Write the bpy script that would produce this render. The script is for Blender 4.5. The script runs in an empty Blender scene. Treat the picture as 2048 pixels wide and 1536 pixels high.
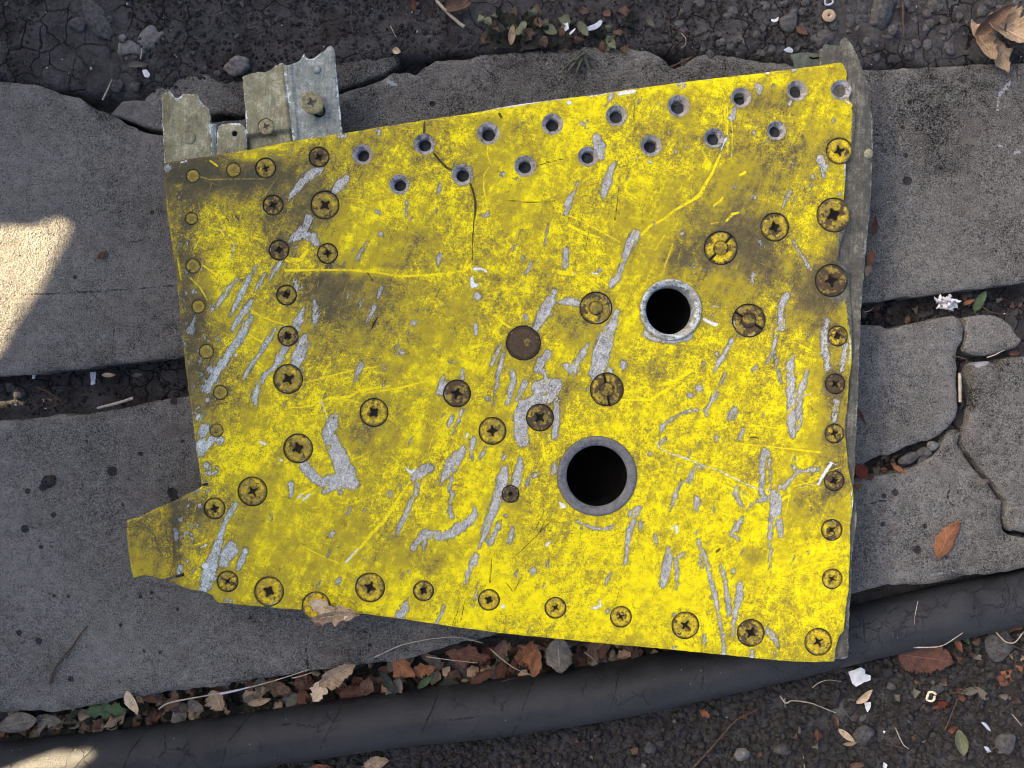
import bpy, bmesh, math, random
import numpy as np
from mathutils import Vector, Matrix

# ------------------------------------------------------------------ scene, camera, light
scene = bpy.context.scene
COL = scene.collection
S = 0.35e-3            # metres per photograph pixel at the height of the panel
ZP = 0.034             # height of the panel's top face above the slabs
LENS = 26.0
CZ = ZP + 2048 * S * LENS / 36.0

cam_data = bpy.data.cameras.new("camera")
cam_data.lens = LENS
cam_data.sensor_width = 36.0
cam_data.clip_start = 0.01
cam_data.clip_end = 100.0
camera = bpy.data.objects.new("camera", cam_data)
camera.location = (0, 0, CZ)
COL.objects.link(camera)
scene.camera = camera

SUN_EL = math.radians(27.0)
SUN_TO = Vector((-0.90, 0.43, 0)).normalized()          # horizontal direction towards the sun
SUN_L = Vector((SUN_TO.x * math.cos(SUN_EL), SUN_TO.y * math.cos(SUN_EL), math.sin(SUN_EL)))
sun_data = bpy.data.lights.new("sun", 'SUN')
sun_data.energy = 3.7
sun_data.angle = math.radians(0.4)
sun_data.color = (1.0, 0.79, 0.50)
sun = bpy.data.objects.new("sun", sun_data)
sun.rotation_euler = SUN_L.to_track_quat('Z', 'Y').to_euler()
COL.objects.link(sun)

world = bpy.data.worlds.new("World")
scene.world = world
world.use_nodes = True
wn = world.node_tree
wn.nodes.clear()
wo = wn.nodes.new("ShaderNodeOutputWorld")
wb = wn.nodes.new("ShaderNodeBackground")
ws = wn.nodes.new("ShaderNodeTexSky")
ws.sky_type = 'NISHITA'
ws.sun_disc = False
ws.sun_elevation = SUN_EL
ws.sun_rotation = math.atan2(SUN_TO.x, SUN_TO.y)
ws.dust_density = 6.0
ws.air_density = 0.5
ws.ozone_density = 0.0
wb.inputs[1].default_value = 0.05
wn.links.new(ws.outputs[0], wb.inputs[0])
wn.links.new(wb.outputs[0], wo.inputs[0])

scene.view_settings.view_transform = 'Standard'
scene.view_settings.look = 'None'
scene.view_settings.exposure = 3.5
scene.view_settings.gamma = 1.0
scene.cycles.filter_width = 1.0
scene.cycles.max_bounces = 6
scene.cycles.diffuse_bounces = 3
scene.cycles.use_adaptive_sampling = True

# ------------------------------------------------------------------ numeric helpers
def W(px, py, z=0.0):
    """World point at height z seen at photograph pixel (px, py)."""
    k = S * (CZ - z) / (CZ - ZP)
    return (px - 1024) * k, (768 - py) * k, z

_T = {}
def vnoise(X, Y, size, seed=0):
    if seed not in _T:
        _T[seed] = np.random.RandomState(seed + 11).rand(256, 256)
    T = _T[seed]
    x = X / size; y = Y / size
    xi = np.floor(x).astype(int); yi = np.floor(y).astype(int)
    fx = x - xi; fy = y - yi
    fx = fx * fx * (3 - 2 * fx); fy = fy * fy * (3 - 2 * fy)
    a = T[xi & 255, yi & 255]; b = T[(xi + 1) & 255, yi & 255]
    c = T[xi & 255, (yi + 1) & 255]; d = T[(xi + 1) & 255, (yi + 1) & 255]
    return (a * (1 - fx) + b * fx) * (1 - fy) + (c * (1 - fx) + d * fx) * fy

def fbm(X, Y, size, octaves=4, seed=0, gain=0.5):
    s = 0; amp = 1; tot = 0
    for o in range(octaves):
        s = s + amp * (vnoise(X + 37 * o, Y - 91 * o, size, seed + o) - 0.5)
        tot += amp; amp *= gain; size = size / 2.03
    return s / tot * 2

def sd_poly(X, Y, pts):
    """Signed distance to a polygon, negative inside."""
    d = np.full(X.shape, 1e18); s = np.ones(X.shape)
    n = len(pts)
    for i in range(n):
        ax, ay = pts[i]; bx, by = pts[i - 1]
        ex, ey = bx - ax, by - ay
        wx, wy = X - ax, Y - ay
        t = np.clip((wx * ex + wy * ey) / (ex * ex + ey * ey + 1e-12), 0, 1)
        dx, dy = wx - ex * t, wy - ey * t
        d = np.minimum(d, dx * dx + dy * dy)
        c1 = Y >= ay; c2 = Y < by; c3 = ex * wy > ey * wx
        flip = (c1 & c2 & c3) | (~c1 & ~c2 & ~c3)
        s = np.where(flip, -s, s)
    return s * np.sqrt(d)

def stroke(F, X1, Y1, pts, pad=14, r=None):
    """Lower field F (rows along Y1, columns along X1) to the distance to a stroke of changing half-width."""
    P = [(p[0], p[1], (p[2] if len(p) > 2 else r)) for p in pts]
    if len(P) == 1: P = P * 2
    for (ax, ay, ar), (bx, by, br) in zip(P[:-1], P[1:]):
        m = max(ar, br) + pad
        i0, i1 = np.searchsorted(X1, [min(ax, bx) - m, max(ax, bx) + m])
        j0, j1 = np.searchsorted(Y1, [min(ay, by) - m, max(ay, by) + m])
        if i0 >= i1 or j0 >= j1: continue
        X = X1[None, i0:i1]; Y = Y1[j0:j1, None]
        ex, ey = bx - ax, by - ay
        t = np.clip(((X - ax) * ex + (Y - ay) * ey) / (ex * ex + ey * ey + 1e-9), 0, 1)
        d = np.hypot(X - ax - ex * t, Y - ay - ey * t) - (ar + (br - ar) * t)
        F[j0:j1, i0:i1] = np.minimum(F[j0:j1, i0:i1], d)

# ------------------------------------------------------------------ object helpers
def link(o, parent=None):
    COL.objects.link(o)
    if parent is not None: o.parent = parent
    return o

def tag(o, label=None, cat=None, group=None, kind=None):
    if label: o["label"] = label
    if cat: o["category"] = cat
    if group: o["group"] = group
    if kind: o["kind"] = kind
    return o

def empty(name, loc=(0, 0, 0), rz=0.0):
    o = bpy.data.objects.new(name, None)
    o.location = loc; o.rotation_euler = (0, 0, rz)
    o.empty_display_size = 0.02
    return link(o)

def mesh_np(name, V, faces_flat, loop_tot, smooth=None, attrs=None):
    me = bpy.data.meshes.new(name)
    V = np.asarray(V, dtype=np.float32)
    faces_flat = np.asarray(faces_flat, dtype=np.int32)
    loop_tot = np.asarray(loop_tot, dtype=np.int32)
    me.vertices.add(len(V)); me.vertices.foreach_set("co", V.ravel())
    me.loops.add(len(faces_flat)); me.loops.foreach_set("vertex_index", faces_flat)
    me.polygons.add(len(loop_tot))
    st = np.concatenate([[0], np.cumsum(loop_tot)[:-1]]).astype(np.int32)
    me.polygons.foreach_set("loop_start", st)
    me.polygons.foreach_set("loop_total", loop_tot)
    if smooth is None: smooth = np.ones(len(loop_tot), dtype=bool)
    me.polygons.foreach_set("use_smooth", np.asarray(smooth, dtype=bool))
    for k, a in (attrs or {}).items():
        at = me.attributes.new(k, 'FLOAT', 'POINT')
        at.data.foreach_set("value", np.asarray(a, dtype=np.float32))
    me.update(calc_edges=True)
    me.validate()
    return me

def sheet(name, X1, Y1, F, pos, attrs=None, thick=0.002, bottom=False):
    """Mesh of the region F<0 on the grid (X1 columns, Y1 rows): exact outline by
    marching squares, a wall of the given thickness round every edge."""
    attrs = attrs or {}
    ny, nx = F.shape
    X, Y = np.meshgrid(X1, Y1)
    Px, Py, Pz = pos(X, Y)
    ins = F < 0
    c = ins[:-1, :-1].astype(int) + ins[:-1, 1:] + ins[1:, 1:] + ins[1:, :-1]
    idx = np.full(F.shape, -1)
    used = np.zeros(F.shape, bool)
    m = c > 0
    used[:-1, :-1] |= m; used[:-1, 1:] |= m; used[1:, 1:] |= m; used[1:, :-1] |= m
    used &= ins
    idx[used] = np.arange(used.sum())
    V = np.stack([Px[used], Py[used], Pz[used]], 1)
    A = {k: a[used] for k, a in attrs.items()}
    j, i = np.where(c == 4)
    quads = np.stack([idx[j, i], idx[j + 1, i], idx[j + 1, i + 1], idx[j, i + 1]], 1)
    nv = len(V)
    extra = []; ea = {k: [] for k in attrs}; cross = {}
    def crossing(p, q):
        key = (p, q) if p < q else (q, p)
        if key not in cross:
            (j0, i0), (j1, i1) = key
            f0, f1 = F[key[0]], F[key[1]]
            t = f0 / (f0 - f1)
            extra.append([Px[key[0]] * (1 - t) + Px[key[1]] * t, Py[key[0]] * (1 - t) + Py[key[1]] * t, Pz[key[0]] * (1 - t) + Pz[key[1]] * t])
            for k in attrs: ea[k].append(attrs[k][key[0]] * (1 - t) + attrs[k][key[1]] * t)
            cross[key] = nv + len(extra) - 1
        return cross[key]
    polys = []; segs = []
    j, i = np.where((c > 0) & (c < 4))
    for jj, ii in zip(j.tolist(), i.tolist()):
        cs = [(jj, ii), (jj + 1, ii), (jj + 1, ii + 1), (jj, ii + 1)]
        poly = []; out = None; first = None
        for k in range(4):
            p, q = cs[k], cs[(k + 1) % 4]
            if ins[p]: poly.append(int(idx[p]))
            if ins[p] != ins[q]:
                v = crossing(p, q); poly.append(v)
                if ins[p]: out = v
                else:
                    if out is None: first = v
                    else: segs.append((out, v)); out = None
        if first is not None and out is not None: segs.append((out, first))
        polys.append(poly)
    # border of the grid itself
    for (a, b, cells) in ((0, 0, 0),):
        pass
    V = np.vstack([V, np.array(extra).reshape(-1, 3)]) if extra else V
    A = {k: np.concatenate([A[k], np.array(ea[k])]) for k in attrs}
    flat = [quads.ravel()]; tot = [np.full(len(quads), 4)]; sm = [np.ones(len(quads), bool)]
    if polys:
        flat.append(np.array([v for p in polys for v in p])); tot.append(np.array([len(p) for p in polys])); sm.append(np.ones(len(polys), bool))
    if segs and thick:
        sg = np.array(segs); u, inv = np.unique(sg.ravel(), return_inverse=True)
        inv = inv.reshape(-1, 2); n0 = len(V)
        top = V[u]; bot = top.copy(); bot[:, 2] -= thick
        V = np.vstack([V, top, bot]); A = {k: np.concatenate([a, a[u], a[u]]) for k, a in A.items()}
        w = np.stack([n0 + inv[:, 1], n0 + inv[:, 0], n0 + len(u) + inv[:, 0], n0 + len(u) + inv[:, 1]], 1)
        flat.append(w.ravel()); tot.append(np.full(len(w), 4)); sm.append(np.ones(len(w), bool))
    return mesh_np(name, V, np.concatenate(flat), np.concatenate(tot), np.concatenate(sm), A)

def obj(name, me, mat=None, parent=None):
    if mat is not None:
        if len(me.materials): me.materials[0] = mat
        else: me.materials.append(mat)
    return link(bpy.data.objects.new(name, me), parent)

def tube_mesh(name, pts, radii, sides=8, caps=True, jitter=0.0, seed=0):
    rs = random.Random(seed)
    P = [Vector(p) for p in pts]; n = len(P)
    if not hasattr(radii, '__len__'): radii = [radii] * n
    V = []; Fc = []
    for i, p in enumerate(P):
        t = (P[min(i + 1, n - 1)] - P[max(i - 1, 0)]).normalized()
        a = t.cross(Vector((0, 0, 1)))
        if a.length < 1e-4: a = t.cross(Vector((1, 0, 0)))
        a.normalize(); b = a.cross(t).normalized()
        for k in range(sides):
            th = 2 * math.pi * k / sides
            r = radii[i] * (1 + jitter * (rs.random() - 0.5))
            V.append(p + (a * math.cos(th) + b * math.sin(th)) * r)
    for i in range(n - 1):
        for k in range(sides):
            k2 = (k + 1) % sides
            Fc.append((i * sides + k, i * sides + k2, (i + 1) * sides + k2, (i + 1) * sides + k))
    if caps:
        Fc.append(tuple(range(sides)))
        Fc.append(tuple(reversed(range((n - 1) * sides, n * sides))))
    me = bpy.data.meshes.new(name)
    me.from_pydata([tuple(v) for v in V], [], Fc)
    me.polygons.foreach_set("use_smooth", [True] * len(Fc))
    me.update()
    return me

def lathe_mesh(name, prof, n=48):
    """prof: list of (r, z); closes to the axis where r is 0."""
    V = []; Fc = []; rows = []
    for r, z in prof:
        if r < 1e-9:
            rows.append([len(V)] * n); V.append((0, 0, z))
        else:
            rows.append([len(V) + k for k in range(n)])
            for k in range(n):
                th = 2 * math.pi * k / n
                V.append((r * math.cos(th), r * math.sin(th), z))
    for a, b in zip(rows[:-1], rows[1:]):
        for k in range(n):
            k2 = (k + 1) % n
            f = []
            for v in (a[k], b[k], b[k2], a[k2]):
                if v not in f: f.append(v)
            if len(f) > 2: Fc.append(f)
    me = bpy.data.meshes.new(name)
    me.from_pydata(V, [], Fc)
    me.polygons.foreach_set("use_smooth", [True] * len(Fc))
    me.update()
    return me

# ------------------------------------------------------------------ material helpers
class Mat:
    def __init__(s, name):
        s.m = bpy.data.materials.new(name); s.m.use_nodes = True
        s.t = s.m.node_tree; s.t.nodes.clear()
        s.out = s.t.nodes.new("ShaderNodeOutputMaterial")
        s.b = s.t.nodes.new("ShaderNodeBsdfPrincipled")
        s.t.links.new(s.b.outputs[0], s.out.inputs[0])
    def put(s, sock, v):
        if isinstance(v, bpy.types.NodeSocket): s.t.links.new(v, sock)
        elif isinstance(v, (tuple, list)) and len(v) == 3 and sock.type == 'RGBA': sock.default_value = (*v, 1)
        else: sock.default_value = v
    def set(s, **k):
        for n, v in k.items():
            s.put(s.b.inputs[n.replace('_', ' ')], v)
        return s
    def pos(s, scale=1.0, kind='world'):
        if kind == 'world': o = s.t.nodes.new("ShaderNodeNewGeometry").outputs['Position']
        else: o = s.t.nodes.new("ShaderNodeTexCoord").outputs['Object']
        n = s.t.nodes.new("ShaderNodeVectorMath"); n.operation = 'SCALE'
        s.t.links.new(o, n.inputs[0]); n.inputs['Scale'].default_value = scale
        return n.outputs[0]
    def vadd(s, a, b):
        n = s.t.nodes.new("ShaderNodeVectorMath"); n.operation = 'ADD'
        s.put(n.inputs[0], a); s.put(n.inputs[1], b); return n.outputs[0]
    def mapping(s, v, rot=(0, 0, 0), scale=(1, 1, 1), loc=(0, 0, 0)):
        n = s.t.nodes.new("ShaderNodeMapping"); s.put(n.inputs[0], v)
        n.inputs['Rotation'].default_value = rot; n.inputs['Scale'].default_value = scale; n.inputs['Location'].default_value = loc
        return n.outputs[0]
    def streak(s, v, deg, along, across):
        n = s.t.nodes.new("ShaderNodeMapping"); n.vector_type = 'TEXTURE'; s.put(n.inputs[0], v)
        n.inputs['Rotation'].default_value = (0, 0, math.radians(deg)); n.inputs['Scale'].default_value = (1 / along, 1 / across, 1)
        return n.outputs[0]
    def noise(s, v, scale, detail=3, rough=0.5, dist=0.0, col=False):
        n = s.t.nodes.new("ShaderNodeTexNoise"); s.put(n.inputs['Vector'], v)
        n.inputs['Scale'].default_value = scale; n.inputs['Detail'].default_value = detail
        n.inputs['Roughness'].default_value = rough; n.inputs['Distortion'].default_value = dist
        return n.outputs[1 if col else 0]
    def vor(s, v, scale, feature='F1', rand=1.0, out='Distance'):
        n = s.t.nodes.new("ShaderNodeTexVoronoi"); n.feature = feature; s.put(n.inputs['Vector'], v)
        n.inputs['Scale'].default_value = scale; n.inputs['Randomness'].default_value = rand
        return n.outputs[out]
    def attr(s, name, kind='GEOMETRY'):
        n = s.t.nodes.new("ShaderNodeAttribute"); n.attribute_name = name; n.attribute_type = kind
        return n.outputs['Fac']
    def math(s, op, a, b=0.0, c=0.0, clamp=False):
        n = s.t.nodes.new("ShaderNodeMath"); n.operation = op; n.use_clamp = clamp
        s.put(n.inputs[0], a); s.put(n.inputs[1], b); s.put(n.inputs[2], c); return n.outputs[0]
    def rng(s, v, a, b, lo=0.0, hi=1.0, smooth=True):
        n = s.t.nodes.new("ShaderNodeMapRange"); n.interpolation_type = 'SMOOTHSTEP' if smooth else 'LINEAR'
        s.put(n.inputs[0], v); n.inputs[1].default_value = a; n.inputs[2].default_value = b
        n.inputs[3].default_value = lo; n.inputs[4].default_value = hi
        return n.outputs[0]
    def mix(s, f, a, b, mode='MIX'):
        n = s.t.nodes.new("ShaderNodeMix"); n.data_type = 'RGBA'; n.blend_type = mode
        s.put(n.inputs[0], f); s.put(n.inputs[6], a); s.put(n.inputs[7], b); return n.outputs[2]
    def sep(s, v):
        n = s.t.nodes.new("ShaderNodeSeparateXYZ"); s.put(n.inputs[0], v); return n.outputs
    def bump(s, h, dist, strength=1.0, normal=None):
        n = s.t.nodes.new("ShaderNodeBump"); s.put(n.inputs['Height'], h)
        n.inputs['Distance'].default_value = dist; n.inputs['Strength'].default_value = strength
        if normal is not None: s.put(n.inputs['Normal'], normal)
        return n.outputs[0]
    def wadd(s, *terms):
        """sum of (socket, weight, offset) -> weight*(socket+offset)"""
        acc = None
        for sock, w, o in terms:
            t = s.math('MULTIPLY', s.math('ADD', sock, o), w * (1.7 if o == -0.5 else 1.0))
            acc = t if acc is None else s.math('ADD', acc, t)
        return acc
    def objvec(s, spread=37.0, scale=1.0):
        """object coordinates shifted per object so that copies do not repeat"""
        oi = s.t.nodes.new("ShaderNodeObjectInfo")
        n = s.t.nodes.new("ShaderNodeVectorMath"); n.operation = 'SCALE'
        s.t.links.new(oi.outputs['Location'], n.inputs[0]); n.inputs['Scale'].default_value = spread * 100
        return s.vadd(s.pos(scale, 'object'), n.outputs[0])

PX = 1.0 / S
# ------------------------------------------------------------------ materials
def mat_concrete():
    M = Mat("concrete")
    P = M.pos(PX)
    big = M.noise(P, 0.006, 4, 0.6); mid = M.noise(P, 0.045, 5, 0.65); fine = M.noise(P, 0.20, 3, 0.7); grit = M.noise(P, 0.42, 2, 0.6)
    v = M.wadd((big, 0.8, -0.5), (mid, 1.0, -0.5), (fine, 1.2, -0.5), (grit, 2.1, -0.5))
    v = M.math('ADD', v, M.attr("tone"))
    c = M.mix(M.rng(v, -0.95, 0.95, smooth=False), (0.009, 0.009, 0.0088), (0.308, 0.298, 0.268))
    # faint brown and green staining
    c = M.mix(M.math('MULTIPLY', M.rng(M.noise(P, 0.012, 5, 0.7), 0.48, 0.7), 0.35), c, (0.095, 0.075, 0.062))
    # pale grains of aggregate, dark pores
    g1 = M.vor(P, 0.16); gsel = M.noise(P, 0.21, 0)
    grain = M.math('MULTIPLY', M.rng(g1, 0.26, 0.16), M.rng(gsel, 0.55, 0.62))
    c = M.mix(M.math('MULTIPLY', grain, 0.75), c, (0.32, 0.33, 0.34))
    g2 = M.vor(M.vadd(P, (311.0, 57.0, 0.0)), 0.06); s2 = M.noise(P, 0.05, 1)
    grain2 = M.math('MULTIPLY', M.rng(g2, 0.11, 0.07), M.rng(s2, 0.55, 0.6))
    c = M.mix(M.math('MULTIPLY', grain2, 0.8), c, (0.42, 0.42, 0.42))
    pit = M.attr("pit")
    pd = M.math('ADD', pit, M.wadd((M.noise(P, 0.25, 2), 3.0, -0.5)))
    pm = M.rng(pd, 0.8, -0.8)
    c = M.mix(M.math('MULTIPLY', pm, 0.8), c, (0.022, 0.023, 0.025))
    pore = M.math('MULTIPLY', M.rng(M.vor(M.vadd(P, (97.0, 211.0, 0.0)), 0.085), 0.17, 0.10), M.rng(M.noise(P, 0.03, 2), 0.5, 0.6))
    c = M.mix(M.math('MULTIPLY', pore, 0.7), c, (0.03, 0.03, 0.033))
    wht = M.attr("chalk")
    c = M.mix(M.rng(M.math('ADD', wht, M.wadd((M.noise(P, 0.22, 3, 0.8), 11.0, -0.5))), 0.5, -1.5), c, (0.36, 0.38, 0.40))
    crk = M.math('ADD', M.attr("crack"), M.wadd((M.noise(P, 0.12, 3), 4.0, -0.5)))
    cm = M.rng(crk, 1.1, 0.0)
    c = M.mix(M.math('MULTIPLY', cm, 0.75), c, (0.02, 0.02, 0.022))
    h = M.wadd((fine, 0.9, 0), (mid, 1.2, 0), (grit, 0.45, 0), (grain, 0.15, 0), (pore, -0.7, 0), (pm, -0.9, 0), (cm, -1.0, 0))
    M.set(Base_Color=c, Roughness=0.88, Normal=M.bump(h, 0.0034, 1.0))
    M.b.inputs['Specular IOR Level'].default_value = 0.06
    return M.m

def mat_soil():
    M = Mat("soil")
    P = M.pos(PX)
    a = M.noise(P, 0.02, 5, 0.65); b = M.noise(P, 0.15, 4, 0.7); f = M.noise(P, 0.6, 3, 0.7)
    v = M.wadd((a, 1.2, -0.5), (b, 0.9, -0.5), (f, 0.7, -0.5))
    c = M.mix(M.rng(v, -0.7, 0.7, smooth=False), (0.022, 0.021, 0.021), (0.155, 0.148, 0.145))
    c = M.mix(M.math('MULTIPLY', M.rng(M.noise(P, 0.011, 3), 0.5, 0.68), 0.5), c, (0.042, 0.030, 0.026))
    Pd = M.vadd(P, M.mapping(M.noise(P, 0.03, 3, 0.6, col=True), scale=(26, 26, 26)))
    e = M.vor(Pd, 0.019, 'DISTANCE_TO_EDGE')
    crack = M.math('MULTIPLY', M.rng(e, 0.035, 0.005), M.rng(M.noise(P, 0.006, 2), 0.42, 0.56))
    crack = M.math('MULTIPLY', crack, M.attr("cracked"))
    c = M.mix(M.math('MULTIPLY', crack, 0.8), c, (0.009, 0.009, 0.01))  # shade inside the cracks is put into the soil colour
    g = M.math('MULTIPLY', M.rng(M.vor(P, 0.10), 0.13, 0.08), M.rng(M.noise(P, 0.07, 1), 0.58, 0.64))
    c = M.mix(M.math('MULTIPLY', g, 0.7), c, (0.25, 0.25, 0.26))
    cl = M.vor(P, 0.075, 'SMOOTH_F1')
    h = M.wadd((a, 1.0, 0), (b, 1.4, 0), (f, 0.6, 0), (cl, -0.8, 0), (crack, -1.8, 0))
    M.set(Base_Color=c, Roughness=0.95, Normal=M.bump(h, 0.0022, 1.0))
    M.b.inputs['Specular IOR Level'].default_value = 0.05
    return M.m

def mat_paint():
    """yellow paint over metal: chips, grime, scratches read from the sheet's own attributes"""
    M = Mat("worn_yellow_paint")
    P = M.pos(PX)
    n1 = M.noise(P, 0.010, 5, 0.6); n2 = M.noise(P, 0.05, 5, 0.7); n3 = M.noise(P, 0.17, 4, 0.75); n4 = M.noise(P, 0.45, 2, 0.6)
    nz = M.noise(P, 0.11, 3, 0.6)
    R1 = M.streak(P, 66, 0.018, 0.28)      # fine rubbing marks in two directions
    s1 = M.noise(R1, 1.0, 4, 0.6)
    R2 = M.streak(P, 74, 0.020, 0.40)
    s2 = M.noise(R2, 1.0, 3, 0.6)
    R3 = M.streak(P, -22, 0.014, 0.33)
    s3 = M.noise(R3, 1.0, 4, 0.6)
    chip = M.math('ADD', M.math('ADD', M.attr("chip"), 0.7), M.wadd((nz, 4.0, -0.5), (n3, 7.0, -0.5), (n4, 4.0, -0.5), (M.noise(M.streak(P, 66, 0.035, 0.25), 1.0, 3, 0.6), 9.0, -0.5)))
    isl = M.math('MULTIPLY', M.rng(M.noise(M.streak(P, 66, 0.055, 0.12), 1.0, 3, 0.65), 0.585, 0.65), 9.0)
    sat = M.math('MULTIPLY', M.math('MULTIPLY', M.rng(M.noise(M.streak(P, 66, 0.06, 0.16), 1.7, 3, 0.65), 0.60, 0.68), 9.0), M.rng(M.attr("chip"), 9.0, 4.0))
    chip = M.math('SUBTRACT', M.math('ADD', chip, isl), sat)
    mchip = M.rng(chip, 0.35, -0.35)
    rim = M.rng(M.math('ABSOLUTE', M.math('SUBTRACT', chip, 0.6)), 1.5, 0.3)
    dirt = M.attr("dirt")
    lum = M.rng(M.noise(P, 0.0065, 3, 0.6), 0.38, 0.62, 0.35, 1.35)
    hf = M.wadd((n3, 0.90, -0.5), (n4, 0.80, -0.5), (s1, 0.20, -0.5), (s3, 0.08, -0.5), (n2, 0.55, -0.5))
    sm1 = M.noise(M.streak(P, 64, 0.0045, 0.034), 1.0, 4, 0.65); sm2 = M.noise(M.streak(P, -12, 0.004, 0.040), 1.0, 4, 0.65)
    g = M.math('ADD', M.math('ADD', dirt, M.math('MULTIPLY', hf, lum)), M.wadd((n1, 0.40, -0.5), (n2, 0.28, -0.5), (sm1, 0.48, -0.5), (sm2, 0.22, -0.5)))
    clean = M.mix(M.rng(n2, 0.35, 0.65), (0.84, 0.715, 0.006), (0.70, 0.575, 0.008))
    dull = (0.385, 0.310, 0.022)
    grime = M.mix(M.rng(n3, 0.35, 0.65), (0.090, 0.072, 0.027), (0.200, 0.160, 0.062))
    c = M.mix(M.rng(g, -0.02, 0.46), clean, dull)
    c = M.mix(M.rng(g, 0.44, 0.92), c, grime)
    olive = M.math('MULTIPLY', M.rng(g, 0.80, 1.30), 0.8)
    c = M.mix(olive, c, (0.055, 0.055, 0.040))
    # small dark rub marks and pinholes
    rub = M.math('MULTIPLY', M.rng(s1, 0.66, 0.74), M.rng(n2, 0.46, 0.58))
    c = M.mix(M.math('MULTIPLY', rub, 0.6), c, (0.13, 0.105, 0.045))
    pin = M.math('MULTIPLY', M.rng(M.vor(P, 0.14), 0.17, 0.10), M.rng(M.noise(P, 0.09, 2), 0.56, 0.62))
    c = M.mix(M.math('MULTIPLY', pin, 0.75), c, (0.05, 0.045, 0.025))
    speck = M.math('MULTIPLY', M.rng(n3, 0.60, 0.66), M.attr("speck"))
    c = M.mix(speck, c, (0.06, 0.045, 0.03))
    Pw = M.vadd(P, M.mapping(M.noise(P, 0.09, 2, 0.6, col=True), scale=(18, 18, 18)))
    hair = M.math('MULTIPLY', M.rng(M.vor(Pw, 0.045, 'DISTANCE_TO_EDGE'), 0.045, 0.012), M.rng(M.noise(P, 0.028, 3, 0.7), 0.54, 0.62))
    hair2 = M.math('MULTIPLY', M.rng(M.vor(M.streak(Pw, 66, 0.012, 0.09), 1.0, 'DISTANCE_TO_EDGE'), 0.035, 0.010), M.rng(M.noise(P, 0.02, 3, 0.7), 0.55, 0.63))
    c = M.mix(M.math('MULTIPLY', M.math('MAXIMUM', hair, hair2), 0.6), c, (0.075, 0.058, 0.022))
    # bright rub-throughs that show fresh paint
    fl = M.math('MULTIPLY', M.rng(s2, 0.66, 0.72), M.rng(n1, 0.45, 0.6))
    fl3 = M.math('MULTIPLY', M.rng(s3, 0.68, 0.73), M.rng(n2, 0.42, 0.55))
    fresh = (0.93, 0.76, 0.004)
    c = M.mix(M.math('MULTIPLY', M.math('MAXIMUM', fl, fl3), 0.55), c, fresh)
    yel = M.math('ADD', M.attr("fresh"), M.wadd((n3, 2.6, -0.5), (s3, 1.5, -0.5)))
    brk = M.rng(M.wadd((n3, 0.8, -0.5), (s3, 0.5, -0.5), (n2, 0.6, -0.5)), -0.30, 0.12)
    c = M.mix(M.math('MULTIPLY', M.math('MULTIPLY', M.rng(yel, 1.1, -0.6), brk), 0.85), c, fresh)
    sx = M.sep(P)
    cool = M.rng(sx[0], -250.0, -700.0)
    metal_lo = M.mix(cool, (0.15, 0.149, 0.138), (0.15, 0.17, 0.165))
    metal_hi = M.mix(cool, (0.68, 0.675, 0.615), (0.66, 0.75, 0.715))
    mt = M.wadd((n3, 0.9, -0.5), (n2, 0.8, -0.5), (n4, 1.15, -0.5), (s1, 0.5, -0.5))
    metal = M.mix(M.rng(mt, -0.45, 0.6, smooth=False), metal_lo, metal_hi)
    metal = M.mix(M.math('MULTIPLY', M.rng(M.math('ADD', dirt, M.wadd((n2, 1.0, -0.5))), 0.75, 1.2), 0.6), metal, (0.09, 0.09, 0.085))
    c = M.mix(M.math('MULTIPLY', rim, 0.62), c, (0.055, 0.045, 0.030))
    c = M.mix(mchip, c, metal)
    wht = M.math('ADD', M.math('ADD', M.attr("white"), 0.15), M.wadd((n3, 4.5, -0.5), (n4, 2.5, -0.5)))
    mw = M.rng(wht, 0.5, -0.5)
    c = M.mix(mw, c, M.mix(M.rng(n4, 0.4, 0.6), (0.55, 0.60, 0.60), (0.80, 0.84, 0.82)))
    drk = M.math('ADD', M.attr("dark"), M.wadd((n3, 1.6, -0.5)))
    md = M.rng(drk, 0.7, -0.3)
    c = M.mix(M.math('MULTIPLY', md, 0.9), c, (0.022, 0.018, 0.014))
    bare = M.rng(M.math('ADD', M.attr("bare"), M.wadd((n2, 9.0, -0.5), (n3, 7.0, -0.5))), 1.5, -1.5)
    bc = M.mix(M.rng(mt, -0.4, 0.5), (0.060, 0.057, 0.045), (0.185, 0.18, 0.13))
    c = M.mix(bare, c, bc)
    h = M.wadd((mchip, -1.0, 0), (n3, 0.28, 0), (n4, 0.16, 0), (rub, -0.25, 0), (md, -1.5, 0), (pin, -0.3, 0), (fl3, -0.2, 0), (mw, -0.5, 0), (n2, 0.25, 0))
    rough = M.rng(g, 0.2, 1.1, 0.42, 0.72, False)
    rough = M.mix(mchip, rough, (0.5, 0.5, 0.5))
    M.set(Base_Color=c, Roughness=rough, Normal=M.bump(h, 0.00040, 1.0))
    M.b.inputs['Specular IOR Level'].default_value = 0.10
    return M.m

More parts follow.
